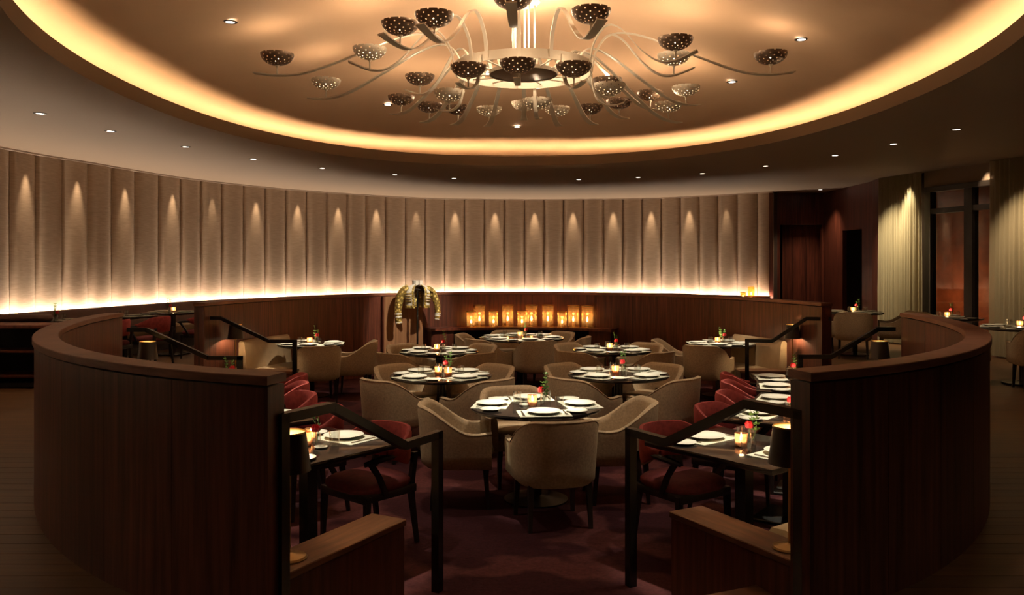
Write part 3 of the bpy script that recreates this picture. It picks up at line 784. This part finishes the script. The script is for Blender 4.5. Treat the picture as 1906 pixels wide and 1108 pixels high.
VOT = Proto(make_votive()); VAS = [Proto(make_vase(s)) for s in (1, 2, 3)]
def candle_light(x, y, z, k=1.0): point('candle_light', (x, y, z + 0.12), L_CANDLE * k, (1.0, 0.62, 0.30), 0.012)

def setting(cx, cy, z, ang, rad, seat, where, cutlery=True, glass=True, bread=True):
    """one place setting; ang: world direction (deg) from the table centre to the diner"""
    a = math.radians(ang); ux, uy = math.cos(a), math.sin(a); sx, sy = -uy, ux       # outward, diner's right-hand is -s
    rz = a + PI / 2                                                                  # local -y... width along s
    def at(o, s): return (cx + ux * o + sx * s, cy + uy * o + sy * s)
    m = at(rad - 0.165, 0)
    jit = rnd.uniform(-0.06, 0.06)
    P_MAT.put((*m, z), rz + jit, 'linen placemat, %s of the %s' % (seat, where), 'linen placemats')
    P_PLATE.put((*at(rad - 0.17, rnd.uniform(-0.015, 0.015)), z + 0.003), rnd.uniform(0, 6), 'white dinner plate, %s of the %s' % (seat, where), 'dinner plates')
    if bread:
        b_ = at(rad - 0.20, 0.265); P_BREAD.put((*b_, z + 0.0005), 0, 'small bread plate, %s of the %s' % (seat, where), 'bread plates')
    if cutlery:
        P_FORK.put((*at(rad - 0.165, 0.165), z + 0.003), rz + PI + jit, 'steel fork, %s of the %s' % (seat, where), 'forks')
        P_KNIFE.put((*at(rad - 0.165, -0.165), z + 0.003), rz + PI + jit, 'steel table knife, %s of the %s' % (seat, where), 'table knives')
    if glass:
        g = at(rad - 0.36, -0.12); P_GLASS.put((*g, z), 0, 'clear water tumbler, %s of the %s' % (seat, where), 'water tumblers')
def seat_word(ang):
    return ['right seat', 'far right seat', 'far seat', 'far left seat', 'left seat', 'near left seat', 'near seat', 'near right seat'][int(((ang + 22.5) % 360) // 45)]
def face(px_, py_, tx, ty):      # rotation so that local +Y points at the target
    return math.atan2(ty - py_, tx - px_) - PI / 2

# ------------------------------------------------------------------ round tables of the pit
vi = 0
def round_set(proto, cx, cy, rad, where, chairs, setts=None, base=PIT, cutlery=True, rch=0.58, spread=0.0, vase=True, vot=(-0.03, 0.02), vas=(0.06, 0.05), glass=True):
    global vi
    z = base + 0.76
    proto.put((cx, cy, base), 0, 'black topped %s on a pedestal' % where, 'round dining tables')
    for ch_ in chairs:
        ang, rr_ = (ch_ if isinstance(ch_, tuple) else (ch_, rch)); a = math.radians(ang)
        px_, py_ = cx + rr_ * math.cos(a), cy + rr_ * math.sin(a)
        BARREL.put((px_, py_, base), face(px_, py_, cx, cy) + rnd.uniform(-0.06, 0.06), 'tan barrel chair, %s of the %s' % (seat_word(ang), where), 'tan barrel chairs')
    for ang in (setts if setts is not None else [c[0] if isinstance(c, tuple) else c for c in chairs]):
        setting(cx, cy, z, ang, rad, seat_word(ang), where, cutlery, glass)
    VOT.put((cx + vot[0], cy + vot[1], z), 0, 'lit votive candle on the %s' % where, 'votive candles'); candle_light(cx + vot[0], cy + vot[1], z)
    if vase:
        VAS[vi % 3].put((cx + vas[0], cy + vas[1], z), 0.4 * vi, 'bud vase with red flower on the %s' % where, 'bud vases'); vi += 1
N1 = 'frontmost round table'; N2L = 'second-row left round table'; N2R = 'second-row right round table'
N3L = 'third-row left round table'; N3R = 'third-row right round table'; N4 = 'large round table by the lanterns'
NSL = 'round table by the far left bench'; NSR = 'round table by the far right bench'
round_set(RT53, 0.195, 6.80, 0.53, N1, [(-80, .60), (186, .62), (6, .66), (104, .60)], [-82, 172, 8, 98])
P_SAUCER.put((0.10, 6.80, ZT), 0, 'tiny white dish beside the candle on the frontmost round table', 'small dishes')
round_set(RT53, -0.738, 8.72, 0.53, N2L, [225, 315, 45, 135], glass=True)
round_set(RT53, 1.118, 8.80, 0.53, N2R, [225, 315, 45, 135])
round_set(RT53, -0.97, 11.15, 0.53, N3L, [225, 315, 45, 135], cutlery=False)
round_set(RT53, 1.35, 11.30, 0.53, N3R, [225, 315, 45, 135], cutlery=False)
round_set(RT67, 0.157, 13.25, 0.67, N4, [(105, .74), (45, .74), (-15, .76), (-75, .74), (-135, .74), (165, .76)], cutlery=False)
round_set(RT48, -2.92, 12.20, 0.485, NSL, [(-68, .54), (5, .62)], [-80, 5, 120, 215], cutlery=False)
round_set(RT48, 3.04, 12.25, 0.485, NSR, [(-122, .56), (166, .66)], [-110, 175, 60, -35], cutlery=False)
for x, y, z, wh in ((-0.66, 8.66, ZT, N2L), (-1.30, 5.42, ZT, 'rectangular table nearest the left front handrail')):
    VOT.put((x, y, z), 0, 'second votive candle, beside the vase on the %s' % wh, 'votive candles')
# spots that light them
aim((-0.9, 7.0), (0.15, 6.75), L_TABLE, 16); aim((1.3, 7.0), (0.25, 6.9), L_TABLE * 0.5, 17)
aim((-0.9, 7.0), (-0.75, 8.75), L_TABLE * 0.8, 16); aim((1.3, 7.0), (1.12, 8.85), L_TABLE * 0.8, 16)
aim((-1.95, 13.14), (-0.97, 11.2), L_TABLE * 0.7, 16); aim((3.04, 11.58), (1.35, 11.35), L_TABLE * 0.7, 16)
aim((0.09, 14.6), (0.157, 13.25), L_TABLE * 0.8, 22)
aim((-1.95, 13.14), (-2.92, 12.2), L_TABLE * 0.8, 18); aim((3.04, 11.58), (3.04, 12.25), L_TABLE * 0.6, 18)

for (x, y), tx, ty, wt in (((-0.9, 7.0), -0.5, 7.6, 1.0), ((1.3, 7.0), 0.9, 7.6, 1.0), ((-1.95, 13.14), -1.5, 12.0, 0.8), ((3.04, 11.58), 2.2, 11.6, 0.8), ((0.09, 14.6), 0.1, 13.2, 0.6),
                           ((2.5, 5.6), 1.8, 5.9, 0.8), ((-2.2, 5.6), -1.6, 5.9, 0.8), ((3.30, 9.56), 2.6, 8.2, 0.6), ((-3.01, 8.95), -2.5, 8.0, 0.6)):
    spot('dome_soft_fill', (x, y, dome_z(x, y) - 0.06), (tx, ty, 0), L_SOFT * wt, 62, 1.0, TABLEC, 0.06)  # second, wide beam added as fill over the chairs
# ------------------------------------------------------------------ banquettes, ledges and two-seat tables along the near walls
def banquette(name, t0, t1, label):
    r = thing(name, label, 'banquette')
    n = 20
    def sweep(prof):
        return MB().loft([[(*ring(t0 + (t1 - t0) * i / n, o), z) for o, z in prof] for i in range(n + 1)])
    obj('plinth', sweep([(0.15, PIT), (0.66, PIT), (0.66, PIT + 0.28), (0.15, PIT + 0.28)]), 'walnut', r)
    obj('seat', sweep([(0.16, PIT + 0.28), (0.71, PIT + 0.28), (0.735, PIT + 0.31), (0.735, PIT + 0.42), (0.71, PIT + 0.45), (0.60, PIT + 0.462), (0.16, PIT + 0.45)]), 'bench_leather', r)
    obj('backrest', sweep([(0.15, PIT + 0.44), (0.29, PIT + 0.44), (0.25, PIT + 0.80), (0.235, PIT + 0.84), (0.20, PIT + 0.86), (0.17, PIT + 0.85), (0.15, PIT + 0.83)]), 'bench_leather', r)
    return r
banquette('curved_banquette', T_LN + 4, T_FL - 5.5, 'tan banquette curving along the inside of the left front wall')
banquette('curved_banquette', T_FR + 5.5, T_RN - 4, 'tan banquette curving along the inside of the right front wall')
banquette('curved_banquette', 147.5, T_LF - 8.6, 'tan banquette at the far left beside the left steps')
banquette('curved_banquette', T_RF - 360 + 8.6, 33, 'tan banquette at the far right beside the right steps')

ZL = 0.20
def ledge(p0, p1, wd, label):
    """low partition from tip p0 to wall p1, wd to the left of travel (negative: right)"""
    p0 = Vector(p0); p1 = Vector(p1); t = (p1 - p0).normalized(); nn = Vector((-t.y, t.x)) * wd
    c = (p0 + p1) / 2 + nn / 2; L = (p1 - p0).length; rz = math.atan2(t.y, t.x)
    r = thing('low_partition', label, 'partition', (c.x, c.y, 0), rz)
    obj('body', MB().box((0, 0, (PIT + ZL - 0.035) / 2), (L - 0.02, abs(wd) - 0.02, ZL - 0.035 - PIT)), 'walnut', r)
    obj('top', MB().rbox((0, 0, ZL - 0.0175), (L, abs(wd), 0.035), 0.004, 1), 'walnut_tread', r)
    return r
ledge((0.893, 4.77), (1.345, 3.93), 0.24, 'low wooden partition on the right of the front steps')
ledge((-0.580, 4.62), (-1.02, 3.80), -0.24, 'low wooden partition on the left of the front steps')
ledge((-2.92, 8.86), (-3.93, 8.86), 0.24, 'low wooden partition on the near side of the left steps')
ledge((2.98, 8.92), (3.95, 8.92), -0.24, 'low wooden partition on the near side of the right steps')
ledge((-2.88, 11.08), (-3.83, 11.08), -0.26, 'low wooden partition on the far side of the left steps')
ledge((3.02, 11.10), (3.88, 11.10), 0.26, 'low wooden partition on the far side of the right steps')

def handrail(a, d, l1, l2, l3, label, wall_post=True):
    """upper flat l1, slope l2, lower flat l3 from wall point a along unit d"""
    a = Vector(a); d = Vector(d).normalized(); zu, zl = 0.936, 0.636
    P = [a, a + d * l1, a + d * (l1 + l2), a + d * (l1 + l2 + l3)]
    r = thing('handrail', label, 'handrail')
    h = 0.022
    obj('upper_rail', MB().bar((*P[0], zu - h), (*(P[1] + d * 0.006), zu - h), 0.05, 0.044), 'black_metal', r)
    obj('sloping_rail', MB().bar((*P[1], zu - h), (*P[2], zl - h), 0.05, 0.044), 'black_metal', r)
    obj('lower_rail', MB().bar((*(P[2] - d * 0.006), zl - h), (*P[3], zl - h), 0.05, 0.044), 'black_metal', r)
    q = a + d * 0.025
    if wall_post: obj('post', MB().box((q.x, q.y, (zu - 0.01) / 2 + 0.002), (0.05, 0.05, zu - 0.012), rz=math.atan2(d.y, d.x)), 'black_metal', r)
    q = P[3] - d * 0.025
    obj('post', MB().box((q.x, q.y, (PIT + zl - 0.005) / 2), (0.05, 0.05, zl - PIT - 0.005), rz=math.atan2(d.y, d.x)), 'black_metal', r)
    return r
handrail((-1.045, 3.74), (0.47, 0.88), 0.36, 0.60, 0.36, 'black metal handrail on the left of the front steps')
handrail((1.345, 3.84), (-0.495, 0.87), 0.36, 0.60, 0.36, 'black metal handrail on the right of the front steps')
handrail((-4.09, 8.92), (1, 0.0), 0.20, 0.66, 0.36, 'black metal handrail on the near side of the left steps', False)
handrail((4.12, 9.02), (-1, 0.02), 0.18, 0.50, 0.36, 'black metal handrail on the near side of the right steps', False)
handrail((-4.13, 10.92), (1, -0.04), 0.34, 0.64, 0.36, 'black metal handrail on the far side of the left steps', False)
handrail((4.08, 10.72), (-1, 0.25), 0.30, 0.42, 0.34, 'black metal handrail on the far side of the right steps', False)

# lamps on the partitions
def make_lamp():
    r = thing('table_lamp', 'x', 'lamp')
    obj('base', MB().lathe([(0.001, 0.0), (0.085, 0.0), (0.087, 0.006), (0.08, 0.014), (0.03, 0.024), (0.012, 0.03), (0.001, 0.03)], 32), 'old_brass', r)
    obj('stem', MB().lathe([(0.008, 0.025), (0.008, 0.40), (0.012, 0.405), (0.024, 0.415), (0.024, 0.43), (0.008, 0.435), (0.008, 0.47)], 14), 'brass', r)
    sh = obj('lamp_shade', MB().lathe([(0.104, 0.42), (0.080, 0.605)], 40), 'shade_black', r)
    obj('shade_lining', MB().lathe([(0.102, 0.421), (0.0785, 0.604)], 40), 'gold_lining', sh)
    obj('shade_rim', MB().lathe([(0.0782, 0.600), (0.0815, 0.600), (0.0815, 0.607), (0.0782, 0.607), (0.0782, 0.600)], 40), 'brass', sh)
    obj('diffuser', MB().lathe([(0.001, 0.47), (0.02, 0.475), (0.026, 0.50), (0.02, 0.53), (0.001, 0.54)], 16), 'lamp_diffuser', r)
    return r
LAMP = Proto(make_lamp())
for (x, y, lab) in ((1.372, 4.14, 'black shaded brass table lamp on the partition right of the front steps'),
                    (-1.065, 4.00, 'black shaded brass table lamp on the partition left of the front steps'),
                    (-3.80, 8.74, 'table lamp with dark shade showing over the left curved wall'),
                    (3.86, 8.80, 'table lamp with dark shade showing over the right curved wall'),
                    (-3.70, 11.22, 'black shaded brass lamp beside the far left bench'),
                    (3.76, 11.24, 'black shaded brass lamp beside the far right bench')):
    LAMP.put((x, y, ZL), 0, lab, 'brass table lamps')
    point('lamp_light', (x, y, ZL + 0.452), L_LAMP, (1.0, 0.72, 0.40), 0.013)

def rect_set(cx, cy, ang, where, base=PIT, chair=True, n_sett=2, vase=False, votive=True, cutlery=True, dch=0.42, second=None, bench_sett=True, big=False):
    """ang: direction (deg) from the table to the open (chair) side"""
    global vi
    z = base + 0.76; a = math.radians(ang)
    (QT1 if big else QT).put((cx, cy, base), a + PI / 2, 'black topped %s' % where, 'rectangular dining tables')
    if chair:
        px_, py_ = cx + dch * math.cos(a), cy + dch * math.sin(a)
        ARMC.put((px_, py_, base), face(px_, py_, cx, cy) + rnd.uniform(-0.1, 0.1), 'red velvet armchair drawn up to the %s' % where, 'red velvet armchairs')
    setting(cx, cy, z, ang, 0.47 if big else 0.40, 'chair side', where, cutlery)
    if bench_sett: setting(cx, cy, z, ang + 180, 0.47 if big else 0.40, 'bench side', where, cutlery)
    if votive:
        q = (cx - 0.03 * math.sin(a), cy + 0.03 * math.cos(a)); VOT.put((*q, z), 0, 'lit votive candle on the %s' % where, 'votive candles'); candle_light(*q, z)
    if vase:
        q = (cx + 0.08 * math.sin(a), cy - 0.08 * math.cos(a)); VAS[vi % 3].put((*q, z), 0.7 * vi, 'bud vase with red flower on the %s' % where, 'bud vases'); vi += 1
NEAR_R = [(1.465, 5.29), (2.08, 6.28), (2.46, 7.05), (2.70, 7.80), (2.86, 8.46)]
NEAR_L = [(-1.285, 5.29), (-1.95, 6.22), (-2.36, 6.95), (-2.62, 7.70), (-2.80, 8.38)]
WORD = ['rectangular table nearest the {0} front handrail', 'second table from the {0} front handrail', 'third table from the {0} front handrail',
        'fourth table from the {0} front handrail', 'fifth table from the {0} front handrail']
for side, lst, sg in (('right', NEAR_R, 1), ('left', NEAR_L, -1)):
    for i, (x, y) in enumerate(lst):
        nx = -(x - CX) / RA ** 2; ny = -(y - CY) / RB ** 2
        ang = math.degrees(math.atan2(ny, nx))
        if i == 0: ang = 127 if sg > 0 else 53
        rect_set(x, y, ang, WORD[i].format(side), vase=(i in (0, 1, 4)), cutlery=i < 2, dch=0.46 if i else 0.52, big=(i == 0))
aim((2.5, 5.6), (1.5, 5.3), L_TABLE * 0.7, 18); aim((-2.2, 5.6), (-1.3, 5.3), L_TABLE * 0.7, 18)
aim((2.5, 5.6), (2.1, 6.35), L_TABLE * 0.6, 16); aim((-2.2, 5.6), (-1.95, 6.3), L_TABLE * 0.6, 16)
aim((3.30, 9.56), (2.6, 7.6), L_TABLE * 0.7, 26); aim((-3.01, 8.95), (-2.5, 7.6), L_TABLE * 0.7, 26)
P_SAUCER.put((-1.19, 5.22, ZT), 0, 'tiny white dish on the rectangular table nearest the left front handrail', 'small dishes')

# ------------------------------------------------------------------ upper level: left row by the padded wall
def wall_bench(s0, s1):
    r = thing('wall_banquette', 'long brown leather banquette along the foot of the padded wall', 'banquette')
    def sweep(prof, n=70):
        return MB().loft([[(*wall_at(s0 + (s1 - s0) * i / n, o), z) for o, z in prof] for i in range(n + 1)])
    obj('plinth', sweep([(0.25, 0), (0.72, 0), (0.72, 0.30), (0.25, 0.30)]), 'ebony', r)
    obj('seat', sweep([(0.26, 0.30), (0.78, 0.30), (0.80, 0.33), (0.80, 0.43), (0.77, 0.46), (0.26, 0.46)]), 'bench_leather', r)
    obj('backrest', sweep([(0.25, 0.45), (0.40, 0.45), (0.36, 0.80), (0.33, 0.85), (0.28, 0.86), (0.25, 0.84)]), 'brown_leather', r)
    return r
wall_bench(16.2, 36.2)
c = thing('open_console', 'long dark console with red-brown top and open shelves at the left edge', 'console', (-7.15, 11.15, 0))
obj('top', MB().rbox((0, 0, 0.80), (2.2, 0.52, 0.045), 0.008, 2), 'mahogany', c)
obj('back_panel', MB().box((0, 0.23, 0.39), (2.16, 0.03, 0.76)), 'black_void', c)
for z in (0.15, 0.475): obj('shelf', MB().box((0, -0.01, z), (2.1, 0.46, 0.025)), 'mahogany', c)
for x in (-1.07, 1.07): obj('side_panel', MB().box((x, 0, 0.39), (0.03, 0.49, 0.775)), 'ebony', c)
obj('plinth', MB().box((0, 0.03, 0.03), (2.06, 0.40, 0.06)), 'black_void', c)
o = obj('bolster', MB().rbox((0, 0, 0), (2.3, 0.20, 0.11), 0.05, 4), 'brown_leather', loc=(-7.62, 11.75, 0.86)); tag(o, 'rounded brown leather bolster behind the console at the left edge', 'bolster')
st = obj('bolster_rail', MB().rbox((0, 0, 0.40), (2.2, 0.12, 0.80), 0.01, 1), 'ebony', o, (0, 0, -0.86))
UL = [(-6.10, 15.05, 'farthest table on the upper left level'), (-6.45, 13.92, 'middle table on the upper left level'), (-6.93, 12.85, 'nearest table on the upper left level')]
for i, (x, y, nm) in enumerate(UL):
    rect_set(x, y, -15, nm, base=0.0, chair=False, cutlery=False, vase=(i != 1), votive=(i == 0))
for x, y, lab in ((-5.42, 14.55, 'at the farthest upper left table'), (-5.70, 13.25, 'second from the left rail on the upper level'), (-5.98, 12.45, 'nearest the left wall end on the upper level'), (-5.35, 15.3, 'beside the far wall end on the upper left level')):
    ARMC.put((x, y, 0), math.radians(75 + rnd.uniform(-12, 12)), 'dark framed red velvet armchair ' + lab, 'red velvet armchairs')

# upper level right
round_set(RT48, 6.16, 15.05, 0.485, 'upper round table by the portal', [(-115, .62), (-20, .64), (165, .62)], [-100, 20, 140], base=0.0, cutlery=False)
round_set(RT48, 7.05, 13.5, 0.485, 'upper round table by the window', [(-150, .62), (100, .62)], [-110, 60, 180], base=0.0, cutlery=False)
round_set(RT53, 6.92, 11.35, 0.53, 'upper round table at right edge', [(-105, .62), (155, .66)], [-120, 150, 60, -30], base=0.0, cutlery=False)

# ------------------------------------------------------------------ lantern shelf
sh = thing('lantern_shelf', 'curved wooden shelf along the far pit wall carrying ten lanterns', 'shelf')
tA, tB = 64.5, 110.5
ZSH = 0.50
obj('shelf_top', sector(MB(), tA, tB, 0.145, 0.50, ZSH - 0.045, ZSH, 30), 'mahogany', sh)
obj('back_board', sector(MB(), tA + 4, tB - 4, 0.15, 0.17, PIT, ZSH - 0.05, 30), 'black_void', sh)
obj('end_support', sector(MB(), tA + 0.5, tA + 6.5, 0.15, 0.44, PIT, ZSH - 0.045, 6), 'mahogany', sh)
obj('end_support', sector(MB(), tB - 6.5, tB - 0.5, 0.15, 0.44, PIT, ZSH - 0.045, 6), 'mahogany', sh)
def make_lantern(rad, h):
    r = thing('candle_lantern', 'x', 'lantern')
    obj('glass_cylinder', MB().lathe([(0.001, 0.004), (rad - 0.006, 0.004), (rad, 0.01), (rad, h), (rad - 0.007, h), (rad - 0.007, 0.014), (0.001, 0.014)], 32), 'amber_glass', r)
    obj('rim', MB().lathe([(rad - 0.010, h - 0.008), (rad + 0.003, h - 0.008), (rad + 0.003, h + 0.004), (rad - 0.010, h + 0.004), (rad - 0.010, h - 0.008)], 32), 'brass', r)
    obj('foot', MB().lathe([(0.001, 0.0), (rad + 0.003, 0.0), (rad + 0.003, 0.012), (rad - 0.002, 0.014)], 32), 'brass', r)
    obj('candle', MB().lathe([(0.001, 0.014), (0.028, 0.014), (0.028, h * 0.26), (0.001, h * 0.25)], 16), 'wax', r)
    obj('flame', MB().lathe([(0.001, h * 0.26), (0.014, h * 0.30), (0.018, h * 0.35), (0.010, h * 0.43), (0.001, h * 0.5)], 12), 'flame_white', r)
    return r
LT = Proto(make_lantern(0.105, 0.385)); LS = Proto(make_lantern(0.082, 0.28))
LAN = [(-0.725, 0), (-0.585, 1), (-0.33, 0), (-0.077, 1), (0.178, 0), (0.351, 1), (0.642, 1), (0.887, 0), (1.093, 1), (1.333, 1)]
def ring_y(x, off):
    lo, hi = 20.0, 160.0
    for _ in range(40):
        m_ = (lo + hi) / 2
        if ring(m_, off)[0] > x: lo = m_
        else: hi = m_
    return ring(lo, off)[1]
it = isl = 0
for x, tall in LAN:
    y = ring_y(x, 0.265 if tall else 0.41)
    if tall: it += 1; LT.put((x, y, ZSH), 0, 'tall amber glass candle lantern, %s tall one from the left on the shelf' % ORD[it - 1], 'shelf lanterns')
    else: isl += 1; LS.put((x, y, ZSH), 0, 'short amber glass candle lantern, %s short one from the left on the shelf' % ORD[isl - 1], 'shelf lanterns')
    point('lantern_light', (x, y, ZSH + (0.225 if tall else 0.17)), 1.5, (1.0, 0.58, 0.26), 0.02)
cb = thing('wall_console', 'small dark console under the padded wall at far right', 'console', (5.86, 20.95, 0), math.radians(-42))
obj('top', MB().rbox((0, 0, 0.775), (1.0, 0.34, 0.03), 0.006, 1), 'mahogany', cb)
obj('cabinet', MB().box((0, 0, 0.38), (0.96, 0.30, 0.76)), 'mahogany', cb)
LS.put((5.95, 20.85, 0.79), 0, 'taller of two amber lanterns by the padded wall at far right', 'wall lanterns'); point('lantern_light', (5.95, 20.85, 0.92), 4, (1.0, 0.4, 0.15), 0.02)
lo = make_lantern(0.07, 0.14); lo.location = (5.74, 20.82, 0.79); lo['label'] = 'shorter of two amber lanterns by the padded wall at far right'; lo['group'] = 'wall lanterns'

# ------------------------------------------------------------------ jacket display
jb = thing('display_panel', 'pale walnut display panel against the far wall behind the jacket', 'panel')
obj('board', sector(MB(), 111.2, 121.5, 0.146, 0.20, PIT, 1.06, 12), 'pale_walnut', jb)
obj('edge_strip', sector(MB(), 121.5, 121.9, 0.146, 0.21, PIT, 1.06, 2), 'walnut', jb)
JX, JY = -1.62, 14.36
jk = thing('matador_jacket', 'gold embroidered white matador jacket hung open in front of the far wall', 'jacket', (JX, JY, 0), math.radians(12))
def torso(t0, t1, zs, mat, name, n=14):
    secs = []
    for z, a, b_ in zs:
        row_o = []; row_i = []
        for i in range(n + 1):
            t = math.radians(t0 + (t1 - t0) * i / n); row_o.append((a * math.cos(t), b_ * math.sin(t), z)); row_i.append(((a - 0.02) * math.cos(t), (b_ - 0.02) * math.sin(t), z))
        secs.append(row_o + row_i[::-1])
    return obj(name, MB().loft(secs), mat, jk, angle=60)
zs = [(0.875, 0.205, 0.13), (0.98, 0.21, 0.14), (1.08, 0.225, 0.145), (1.16, 0.23, 0.14), (1.215, 0.20, 0.12), (1.25, 0.14, 0.095), (1.27, 0.09, 0.08)]
torso(20, 160, zs, 'gold_brocade', 'back_panel')
torso(160, 252, zs, 'white_satin', 'front_panel', 10)
torso(300, 380, zs, 'white_satin', 'front_panel', 10)
def trimband(t, w_):
    secs = []
    for z, a, b_ in zs:
        secs.append([(((a + k) * math.cos(math.radians(t + q))), (b_ + k) * math.sin(math.radians(t + q)), z) for k, q in ((0.008, 0), (0.008, w_), (-0.004, w_), (-0.004, 0))])
    obj('gold_trim', MB().loft(secs), 'gold_brocade', jk)
trimband(243, 9); trimband(300, 9)
for zb in (0.975, 1.02, 1.065, 1.11):
    for t0, t1 in ((206, 240), (312, 342)):
        secs = []
        for i in range(6):
            t = math.radians(t0 + (t1 - t0) * i / 5); secs.append([((0.225 + k) * math.cos(t), (0.145 + k) * math.sin(t), z) for k, z in ((0.006, zb), (0.01, zb + 0.011), (0.006, zb + 0.022), (-0.012, zb + 0.011))])
        obj('gold_braid', MB().loft(secs), 'gold_brocade', jk)
for t0, t1 in ((165, 254), (298, 372)):
    secs = []
    for i in range(9):
        t = math.radians(t0 + (t1 - t0) * i / 8); secs.append([((0.20 + k) * math.cos(t), (0.13 + k) * math.sin(t), z) for k, z in ((0.012, 0.872), (0.014, 0.915), (-0.004, 0.915), (-0.004, 0.872))])
    obj('hem_trim', MB().loft(secs), 'gold_brocade', jk)
secs = []
for i in range(19):
    t = math.radians(-70 + 320 * i / 18); c_, s_ = math.cos(t), math.sin(t)
    secs.append([((0.085 + k) * c_, (0.075 + k) * s_, z) for k, z in ((0, 1.255), (0.005, 1.345), (-0.012, 1.345), (-0.015, 1.255))])
obj('collar', MB().loft(secs), 'white_satin', jk)
for sx, zend, xo in ((-1, 0.60, 0.335), (1, 0.66, 0.345)):
    pts = [(sx * 0.15, 0, 1.19), (sx * 0.235, 0, 1.15), (sx * 0.295, -0.005, 1.05), (sx * (xo - 0.01), -0.015, 0.92), (sx * xo, -0.03, 0.78), (sx * (xo - 0.015), -0.045, zend)]
    pts = [tuple(p) for p in catmull(pts, 4)]; k = len(pts)
    rr_ = [(0.085 if sx < 0 else 0.07) - (0.03 if sx < 0 else 0.028) * (i / (k - 1)) for i in range(k)]
    sl = obj('sleeve', MB().tube(pts, rr_, 14), 'gold_brocade' if sx < 0 else 'gold_brocade', jk, angle=60)
    for f_ in (0.80, 0.88, 0.96):
        p = pts[int(f_ * (k - 1))]; q_ = pts[min(k - 1, int(f_ * (k - 1)) + 1)]
        obj('cuff_band', MB().tube([p, tuple(Vector(p).lerp(Vector(q_), 0.5))], rr_[int(f_ * (k - 1))] + 0.006, 14), 'white_satin', sl)
    secs = []
    for i in range(7):
        t = i / 6; secs.append([(sx * (0.10 + 0.17 * t), -0.07 + y_, 1.245 - 0.09 * t ** 1.6 + dz) for y_, dz in ((-0.02, -0.03), (0.07, 0.015), (0.16, -0.03), (0.07, -0.01))])
    obj('epaulette', MB().loft(secs), 'gold_brocade', jk)
js = thing('jacket_stand', 'slim dark stand that holds up the matador jacket', 'stand', (JX, JY, 0))
obj('post', MB().lathe([(0.016, PIT + 0.02), (0.016, 1.17)], 12), 'black_metal', js)
obj('base', MB().lathe([(0.001, PIT), (0.16, PIT), (0.16, PIT + 0.012), (0.016, PIT + 0.03)], 28), 'black_metal', js)
obj('hanger', MB().tube([(-0.17, 0, 1.13), (-0.08, 0, 1.17), (0, 0, 1.19), (0.08, 0, 1.17), (0.17, 0, 1.13)], 0.014, 8), 'dark_leg', js)
spot('jacket_spot', (0.09, 11.9, 3.62), (JX - 0.02, JY + 0.1, 0.85), 800, 24, 0.5, TABLEC, 0.03)
